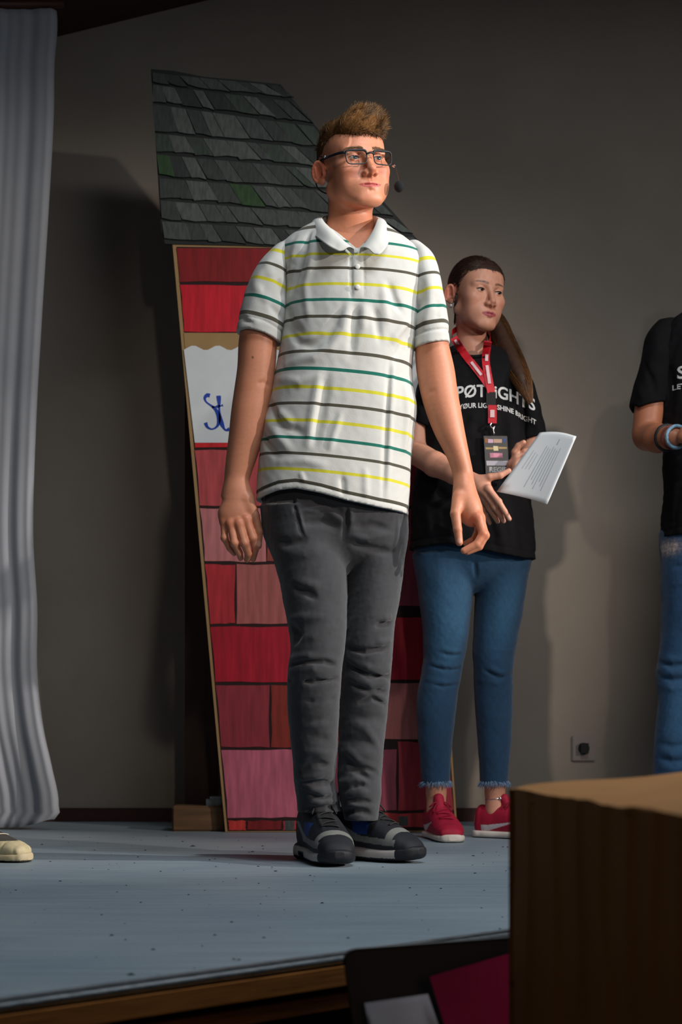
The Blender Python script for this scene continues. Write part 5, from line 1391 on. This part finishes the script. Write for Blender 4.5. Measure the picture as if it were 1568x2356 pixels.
mb = MB(); c = P(1140, 1837, 4.905); mb.tube([c+np.array((.0305*math.cos(t), .0305*math.sin(t), .004*math.cos(t))) for t in np.linspace(0, 6.2832, 33)], .0016, 6, caps=False); ank = mb.build('anklet', M_chrome, None, True); tag(ank, 'thin silver anklet above the red sneaker', 'anklet')
sp_ = Vol((-.01,)*3, (.01,)*3, .0012).add(sph((0, 0, 0), .0050)); Vm, Fm = sp_.mesh(); obj('bead', Vm+c+np.array((.010, -.030, .001)), Fm, M_chrome, ank, True)

# paper in her hands
pp_c = [P(1241, 995, 4.665), P(1325, 1004, 4.595), P(1258, 1160, 4.555), P(1142, 1131, 4.640)]
def pap(u, v_, d=0.0):
    q = pp_c[0]*(1-u)*(1-v_)+pp_c[1]*u*(1-v_)+pp_c[2]*u*v_+pp_c[3]*(1-u)*v_
    n = np.cross(pp_c[1]-pp_c[0], pp_c[3]-pp_c[0]); n /= np.linalg.norm(n)
    if n[1] > 0: n = -n
    return q+n*(d-.016*math.sin(math.pi*u)*(.4+.6*v_))+np.array((0, 0, .010*math.sin(math.pi*u)))
n = 14; vs_ = []
for s_ in (0, -.0007):
    for i in range(n+1):
        for j in range(n+1): vs_.append(pap(i/n, j/n, s_))
W_ = n+1; S_ = W_*W_; f = []
for i in range(n):
    for j in range(n): a = i*W_+j; f.append((a, a+1, a+W_+1, a+W_)); f.append((S_+a, S_+a+W_, S_+a+W_+1, S_+a+1))
for i in range(n):
    for a, b_ in ((i, i+1), (n*W_+i+1, n*W_+i)): f.append((a, S_+a, S_+b_, b_))
    for a, b_ in (((i+1)*W_, i*W_), (i*W_+n, (i+1)*W_+n)): f.append((a, S_+a, S_+b_, b_))
paper = obj('paper_sheet', vs_, f, mat('script_paper', lin((226, 230, 232)), .75), None, True)
tag(paper, 'white printed sheet held out by the person with the red lanyard', 'paper')
M_ink = mat('printed_ink', lin((165, 174, 178)), .8)
def ink(u0, v0, u1, v1, w):
    a_, b_ = [], []
    for t in np.linspace(0, 1, 12):
        u, v_ = u0+(u1-u0)*t, v0+(v1-v0)*t; a_.append(pap(u-w, v_, .0006)); b_.append(pap(u+w, v_, .0006))
    MB().strip(a_, b_).build('printed_line', M_ink, paper)
for i in range(7): ink(.40+.058*i, .22+.02*(i % 3), .40+.058*i, .86-.06*((i*2) % 3), .0065)
ink(.62, .10, .62, .19, .010)
for i in range(3): ink(.16+.07*i, .30+.03*i, .16+.07*i, .60, .005)

# lanyard and badge
ln = empty('lanyard', tuple(P(1130, 930, YF-.12)), 'red printed lanyard with a dark badge hanging on the black T-shirt', 'lanyard')
M_red = mat('red_ribbon', lin((196, 14, 34)), .6, bump=.2, bscale=600); M_wt = mat('ribbon_print', lin((226, 190, 192)), .7)
def shirt_pt(x, y, lift): 
    q = tw_vol.hit(x, y)
    if q is None: q = P(x, y, YF-.08)
    return q+np.array((0, -lift, 0))
def ribbon(pix, wpx, name, material, lift, parent, n=24, y0=None):
    c = curve_pts([np.array(q, float) for q in pix], n); a, b_ = [], []
    for i, p in enumerate(c):
        t = c[min(i+1, n-1)]-c[max(i-1, 0)]; t /= np.linalg.norm(t); m_ = np.array((-t[1], t[0]))*wpx/2
        if len(p) > 2: pass
        A, B = p+m_, p-m_; pa, pb = shirt_pt(A[0], A[1], lift), shirt_pt(B[0], B[1], lift)
        if y0 is not None and i/(n-1) < y0[0]:
            k_ = i/(n-1)/y0[0]; yy = y0[1]*(1-k_)+min(pa[1], pb[1])*k_; pa, pb = P(A[0], A[1], min(yy, pa[1])), P(B[0], B[1], min(yy, pb[1]))
        a.append(pa); b_.append(pb)
    mb = MB(); mb.strip(a, b_); k0 = len(mb.v); mb.strip([q+np.array((0, .0012, 0)) for q in a], [q+np.array((0, .0012, 0)) for q in b_])
    return mb.build(name, material, parent, True)
# round the neck (behind) and the two straps
bk = [P(1040, 778, 4.815), P(1040, 765, 4.87), P(1062, 752, 4.95), P(1092, 748, 4.965), P(1118, 756, 4.94), P(1128, 775, 4.87), P(1124, 790, 4.815)]
bkc = curve_pts(bk, 24); MB().strip([q+np.array((0, 0, .009)) for q in bkc], [q-np.array((0, 0, .009)) for q in bkc]).build('neck_strap', M_red, ln, True)
ribbon([(1043, 776), (1062, 806), (1086, 838), (1108, 866), (1126, 892)], 17, 'strap', M_red, .005, ln, y0=(.45, 4.815))
ribbon([(1122, 785), (1117, 820), (1119, 850), (1124, 878), (1129, 904)], 18, 'strap', M_red, .007, ln, y0=(.45, 4.815))
for seg in ([(1046, 782), (1075, 823)], [(1083, 834), (1106, 864)]): ribbon([seg[0], ((seg[0][0]+seg[1][0])/2, (seg[0][1]+seg[1][1])/2), seg[1]], 6, 'strap_print', M_wt, .0075, ln, n=8, y0=(.99, 4.812) if seg[0][1] < 800 else None)
for seg in ([(1119, 812), (1118, 832)], [(1119, 842), (1125, 884)]): ribbon([seg[0], ((seg[0][0]+seg[1][0])/2, (seg[0][1]+seg[1][1])/2), seg[1]], 7, 'strap_print', M_wt, .0095, ln, n=8)
def slab(x0, y0, x1, y1, lift, th, name, material, parent, sk=0.0, r=0.0):
    qs = [shirt_pt(x, y, lift)[1] for x, y in ((x0, y0), (x1, y0), (x1, y1), (x0, y1), ((x0+x1)/2, (y0+y1)/2))]; Yp = min(qs)
    c = [(x0, y0), (x1, y0), (x1+sk, y1), (x0+sk, y1)]
    return MB().prism([P(x, y, Yp) for x, y in c], [P(x, y, Yp+th) for x, y in c]).build(name, material, parent), Yp
slab(1118, 902, 1140, 932, .006, .007, 'buckle', M_black, ln)
slab(1122, 932, 1142, 974, .006, .002, 'tail', M_red, ln); slab(1127, 943, 1137, 960, .0085, .001, 'strap_print', M_wt, ln)
_, yb = slab(1112, 1003, 1166, 1090, .008, .002, 'badge_card', mat('badge_dark', lin((26, 25, 28)), .3, var=.2, scale=60), ln, 5)
MB().tube(curve_pts([P(1131, 972, yb), P(1127, 979, yb-.004), P(1133, 985, yb-.004), P(1138, 980, yb), P(1134, 988, yb-.002), P(1136, 1000, yb)], 16), .0022, 8).build('hook', M_chrome, ln, True)
def dec(x0, y0, x1, y1, col, sk=0.0): 
    c = [(x0, y0), (x1, y0+.5), (x1+sk, y1), (x0+sk, y1)]; k_ = 'badge_%d_%d_%d' % col
    MB().prism([P(x, y, yb-.0012) for x, y in c], [P(x, y, yb-.0002) for x, y in c]).build('badge_print', bpy.data.materials.get(k_) or mat(k_, lin(col), .5), ln)
dec(1115, 1008, 1121, 1019, (150, 96, 52)); dec(1122, 1010, 1134, 1019, (206, 172, 196)); dec(1135, 1010, 1154, 1019, (196, 158, 136)); dec(1156, 1008, 1163, 1018, (56, 80, 130))
dec(1116, 1029, 1134, 1034, (176, 148, 96), 1); dec(1134, 1026, 1145, 1037, (222, 206, 164), 1); dec(1146, 1028, 1165, 1033, (180, 152, 102), 1); dec(1126, 1042, 1155, 1053, (226, 150, 172), 1)
dec(1118, 1060, 1170, 1071, (214, 210, 220), 1)
V_, F_ = text_mesh('REGIE', .0190, .0010); cc = P(1145, 1086, yb-.0015)
obj('badge_lettering', [(cc[0]+p[0], cc[1], cc[2]+p[1]-.02*p[0]) for p in V_], F_, M_print, ln, False)
# ================================================================== third person at the picture's edge
YR = 4.90
th = empty('person', (P(1665, 0, YR)[0], YR, 0.0), 'person in a black T-shirt and ripped jeans at the right edge', 'person')
SKT = (176, 112, 82)
xft = head_xf((1655, 590, YR+.03), -14, 5, 0, .96, 1.0)
v = sculpt_head([((0, .022, -.050), .055), (xft.inv(P(1665, 700, YR+.04)), .056), (xft.inv(P(1665, 745, YR+.04)), .062)], h=.0022)
tV, tF = v.mesh(); tC = head_colour(SKT, (168, 88, 80), brow=(50, 36, 28))(tV)['Col']; tW = xft(tV)
eyes(xft, th, (70, 50, 36), (-.1, 0)); lashes(xft, th, M_lash, .0006)
v = Vol((-.10, -.13, -.09), (.10, .13, .16), .0024); v.add(ell((0, .014, .048), (.079, .100, .086))); v.add(ell((0, -.038, .050), (.066, .060, .061)), .02); v.add(ell((0, -.03, .098), (.062, .075, .034)), .02)
ky = [-.14, -.09, -.070, -.055, -.040, -.030, -.020, -.012, .000, .015, .030, .040, .060, .10]; kz = [.074, .072, .062, .052, .038, .016, -.004, -.012, .026, .036, .026, -.010, -.048, -.064]
v.cut(lambda X, Y, Z: (np.interp(Y, ky, kz)-Z)*.8); v.noise(.002, .02, 3); qV, qF = v.mesh()
obj('hair', xft(qV), qF, M_haircap, th, True, {'Col': np.tile(np.array(lin((60, 42, 30))), (len(qV), 1))})
v = Vol((.80, 4.52, .60), (1.42, 5.02, 1.46), .0030)
v.add(loft(2, rows([(745, 1600, 1730, .05, .02), (790, 1545, 1785, .07), (900, 1550, 1780, .08), (1100, 1555, 1775, .085)], YR), 2.2))
def mx_(x): return 3330-x
for mir in (False, True):
    g = (lambda x: x) if not mir else mx_
    v.chain([P(g(1530), 780, 4.90), P(g(1502), 880, 4.90), P(g(1486), 990, 4.88)], [.044, .046, .040], .02, .01)
    v.chain([P(g(1488), 1004, 4.88), P(g(1512), 1008, 4.80), P(g(1548), 1006, 4.70)], [.042, .040, .029], .008, .01)
    v.add(ell(P(g(1590), 1004, 4.655), (.040, .026, .026)), .014)
    C3 = lambda x, y, d: P(g(x), y, d)
    hand(v, C3, [((1608, 990, 4.630), (1636, 988, 4.615), (1650, 1000, 4.622), (1648, 1014, 4.635)), ((1610, 1002, 4.628), (1640, 1002, 4.612), (1654, 1014, 4.620), (1650, 1028, 4.634)), ((1608, 1014, 4.632), (1634, 1018, 4.616), (1648, 1028, 4.624), (1644, 1040, 4.638)), ((1604, 1024, 4.640), (1624, 1030, 4.628), (1636, 1038, 4.634), (1634, 1048, 4.645))], [.0092, .0094, .0090, .0078])
    v.chain([C3(1576, 990, 4.655), C3(1590, 970, 4.640), C3(1608, 960, 4.632), C3(1624, 958, 4.630)], [.014, .0115, .010, .008], .01, .003)
gV, gF = v.mesh(); gC = skin_col(SKT)(gV)
obj('body', np.concatenate([gV, tW]), np.concatenate([gF, tF+len(gV)]), M_skin, th, True, {'Col': np.concatenate([gC, tC])})
TT = [(690, 1625, 1705, .048, .04), (704, 1596, 1734, .064, .03), (722, 1562, 1768, .080, .02), (745, 1528, 1802, .094, .01), (780, 1516, 1814, .104), (850, 1514, 1816, .112), (950, 1518, 1812, .114), (1050, 1524, 1806, .112), (1150, 1526, 1804, .112), (1262, 1520, 1812, .114)]
tf = [([(1540, 800), (1545, 900), (1538, 1000)], .014, -.006), ([(1555, 1060), (1552, 1130), (1545, 1200)], .014, .006), ([(1600, 1080), (1610, 1180)], .014, -.006), ([(1530, 780), (1550, 860)], .012, .004)]
sl1 = ([(738, 1512, 1560, .045, .03), (765, 1490, 1556, .058, .01), (810, 1478, 1550, .064), (860, 1466, 1544, .066), (910, 1452, 1538, .066), (960, 1442, 1532, .066)], [(1430, 918), (1443, 926), (1462, 944), (1490, 936), (1520, 930), (1545, 930)], [([(1480, 820), (1500, 880), (1510, 920)], .01, -.005), ([(1465, 880), (1480, 920)], .01, .004)])
sl2 = ([(k_[0], mx_(k_[2]), mx_(k_[1]))+k_[3:] for k_ in sl1[0]], [(mx_(x), y) for x, y in sl1[1]][::-1], [])
tt, tt_vol = tee(th, YR, TT, [sl1, sl2], [(1500, 1232), (1560, 1226), (1665, 1224), (1770, 1226), (1830, 1232)], (1665, 704), tf, ((.90, 4.72, .80), (1.32, 5.08, 1.58)), [((.80, 4.78, 1.18), (.98, 5.02, 1.52)), ((1.22, 4.78, 1.18), (1.42, 5.02, 1.52))], 51, .058)
c3 = P(1672, 868, YR-.1)
printed('SP\u00d8TLiGHTS', .049, tt, lambda x, y: (c3[0]+x, c3[2]+y), tt, offset=.0010)
c4 = P(1672, 892, YR-.1)
printed('LET Y\u00d8UR LIGHT SHINE BRIGHT', .0205, tt, lambda x, y: (c4[0]+x, c4[2]+y), tt, offset=.0004)
v = Vol((.86, 4.74, .05), (1.34, 5.08, .90), .0034)
L3 = [(1230, 1520, 1662, .092), (1300, 1519, 1658, .090), (1400, 1521, 1652, .084), (1500, 1516, 1642, .074), (1545, 1509, 1636, .070), (1600, 1513, 1630, .068), (1700, 1506, 1626, .066), (1780, 1501, 1622, .064), (1880, 1506, 1618, .062)]
R3 = [(k_[0], mx_(k_[2]), mx_(k_[1]), k_[3]) for k_ in L3]
v.add(loft(2, rows([(1190, 1524, 1806, .098), (1240, 1520, 1810, .100), (1270, 1526, 1804, .094), (1310, 1560, 1770, .07), (1335, 1620, 1710, .03)], YR+.01), 2.3)); v.add(loft(2, rows(L3, YR+.01), 2.1), .012); v.add(loft(2, rows(R3, YR+.01), 2.1), .010)
for y_, a_ in ((1512, .006), (1528, -.008), (1542, .007), (1560, -.007), (1580, .005), (1712, -.005), (1730, .006), (1748, -.007), (1765, .006), (1300, -.004), (1340, .004)):
    v.fold([(1515, y_-4), (1545, y_+5), (1580, y_+2), (1620, y_-6)], .008, a_)
v.noise(.0008, .09, 61).noise(.0003, .02, 62)
rip = P(1545, 1256, YR-.09)
def d3(V):
    c = denim_col(V+np.array((0, YF-YR, 0)), (22, 62, 96), (52, 96, 132), zk=.35)['Col']
    for q, sx_, sz2 in ((rip, .026, .018),):
        m_ = np.exp(-((V[:, 0]-q[0])/sx_)**2-((V[:, 2]-q[2])/sz2)**2)*1.3*(V[:, 1] < YR)*(.75+.35*np.sin(V[:, 2]*1400+3*vnoise(V, .01, 3)))
        m_ = np.clip(m_*(1+.4*vnoise(V, .008, 8)), 0, 1)[:, None]; c = c*(1-m_)+np.array(lin((178, 160, 152)))[None]*m_
    return {'Col': c}
solid('jeans', v, M_bjean, th, attrs=d3)
shoe(th, (P(1562, 0, 4.9)[0], 4.88, 0), -8, 'canvas', 1); shoe(th, (P(1768, 0, 4.9)[0], 4.88, 0), 12, 'canvas', -1)
def bangle(x, y, Y, r, rt, name, material, label, cat):
    c = P(x, y, Y); ax = P(1548, 1006, 4.70)-P(1512, 1008, 4.80); ax /= np.linalg.norm(ax); a_ = np.cross(ax, (0, 0, 1)); a_ /= np.linalg.norm(a_); b_ = np.cross(ax, a_)
    o = MB().tube([c+r*(a_*math.cos(t)+b_*math.sin(t)) for t in np.linspace(0, 6.2832, 29)], rt, 8, caps=False, flat=None).build(name, material, None, True); tag(o, label, cat)
bangle(1534, 1007, 4.740, .0345, .0055, 'bracelet', mat('black_band', lin((20, 22, 28)), .6), 'black wristband nearest the elbow on the arm at the right edge', 'bracelet')
bangle(1546, 1006, 4.706, .0312, .0040, 'bracelet', mat('woven_rust', lin((110, 52, 44)), .8, var=.4, scale=200), 'rust-coloured woven bracelet between the black and the blue-white bands', 'bracelet')
bangle(1556, 1005, 4.682, .0300, .0048, 'bracelet', mat('blue_white_cord', lin((130, 170, 196)), .6, var=.4, scale=150), 'blue and white cord bracelet nearest the hand at the right edge', 'bracelet')

# shoe of someone further left
ls = empty('sneaker', (P(0, 0, 4.05)[0], 4.05, 0.0), 'cream canvas sneaker toe at the left edge of the stage', 'shoe')
shoe(ls, (P(-52, 0, 4.06)[0], 4.06, 0.0), 68, 'canvas', 1, scl=.92)
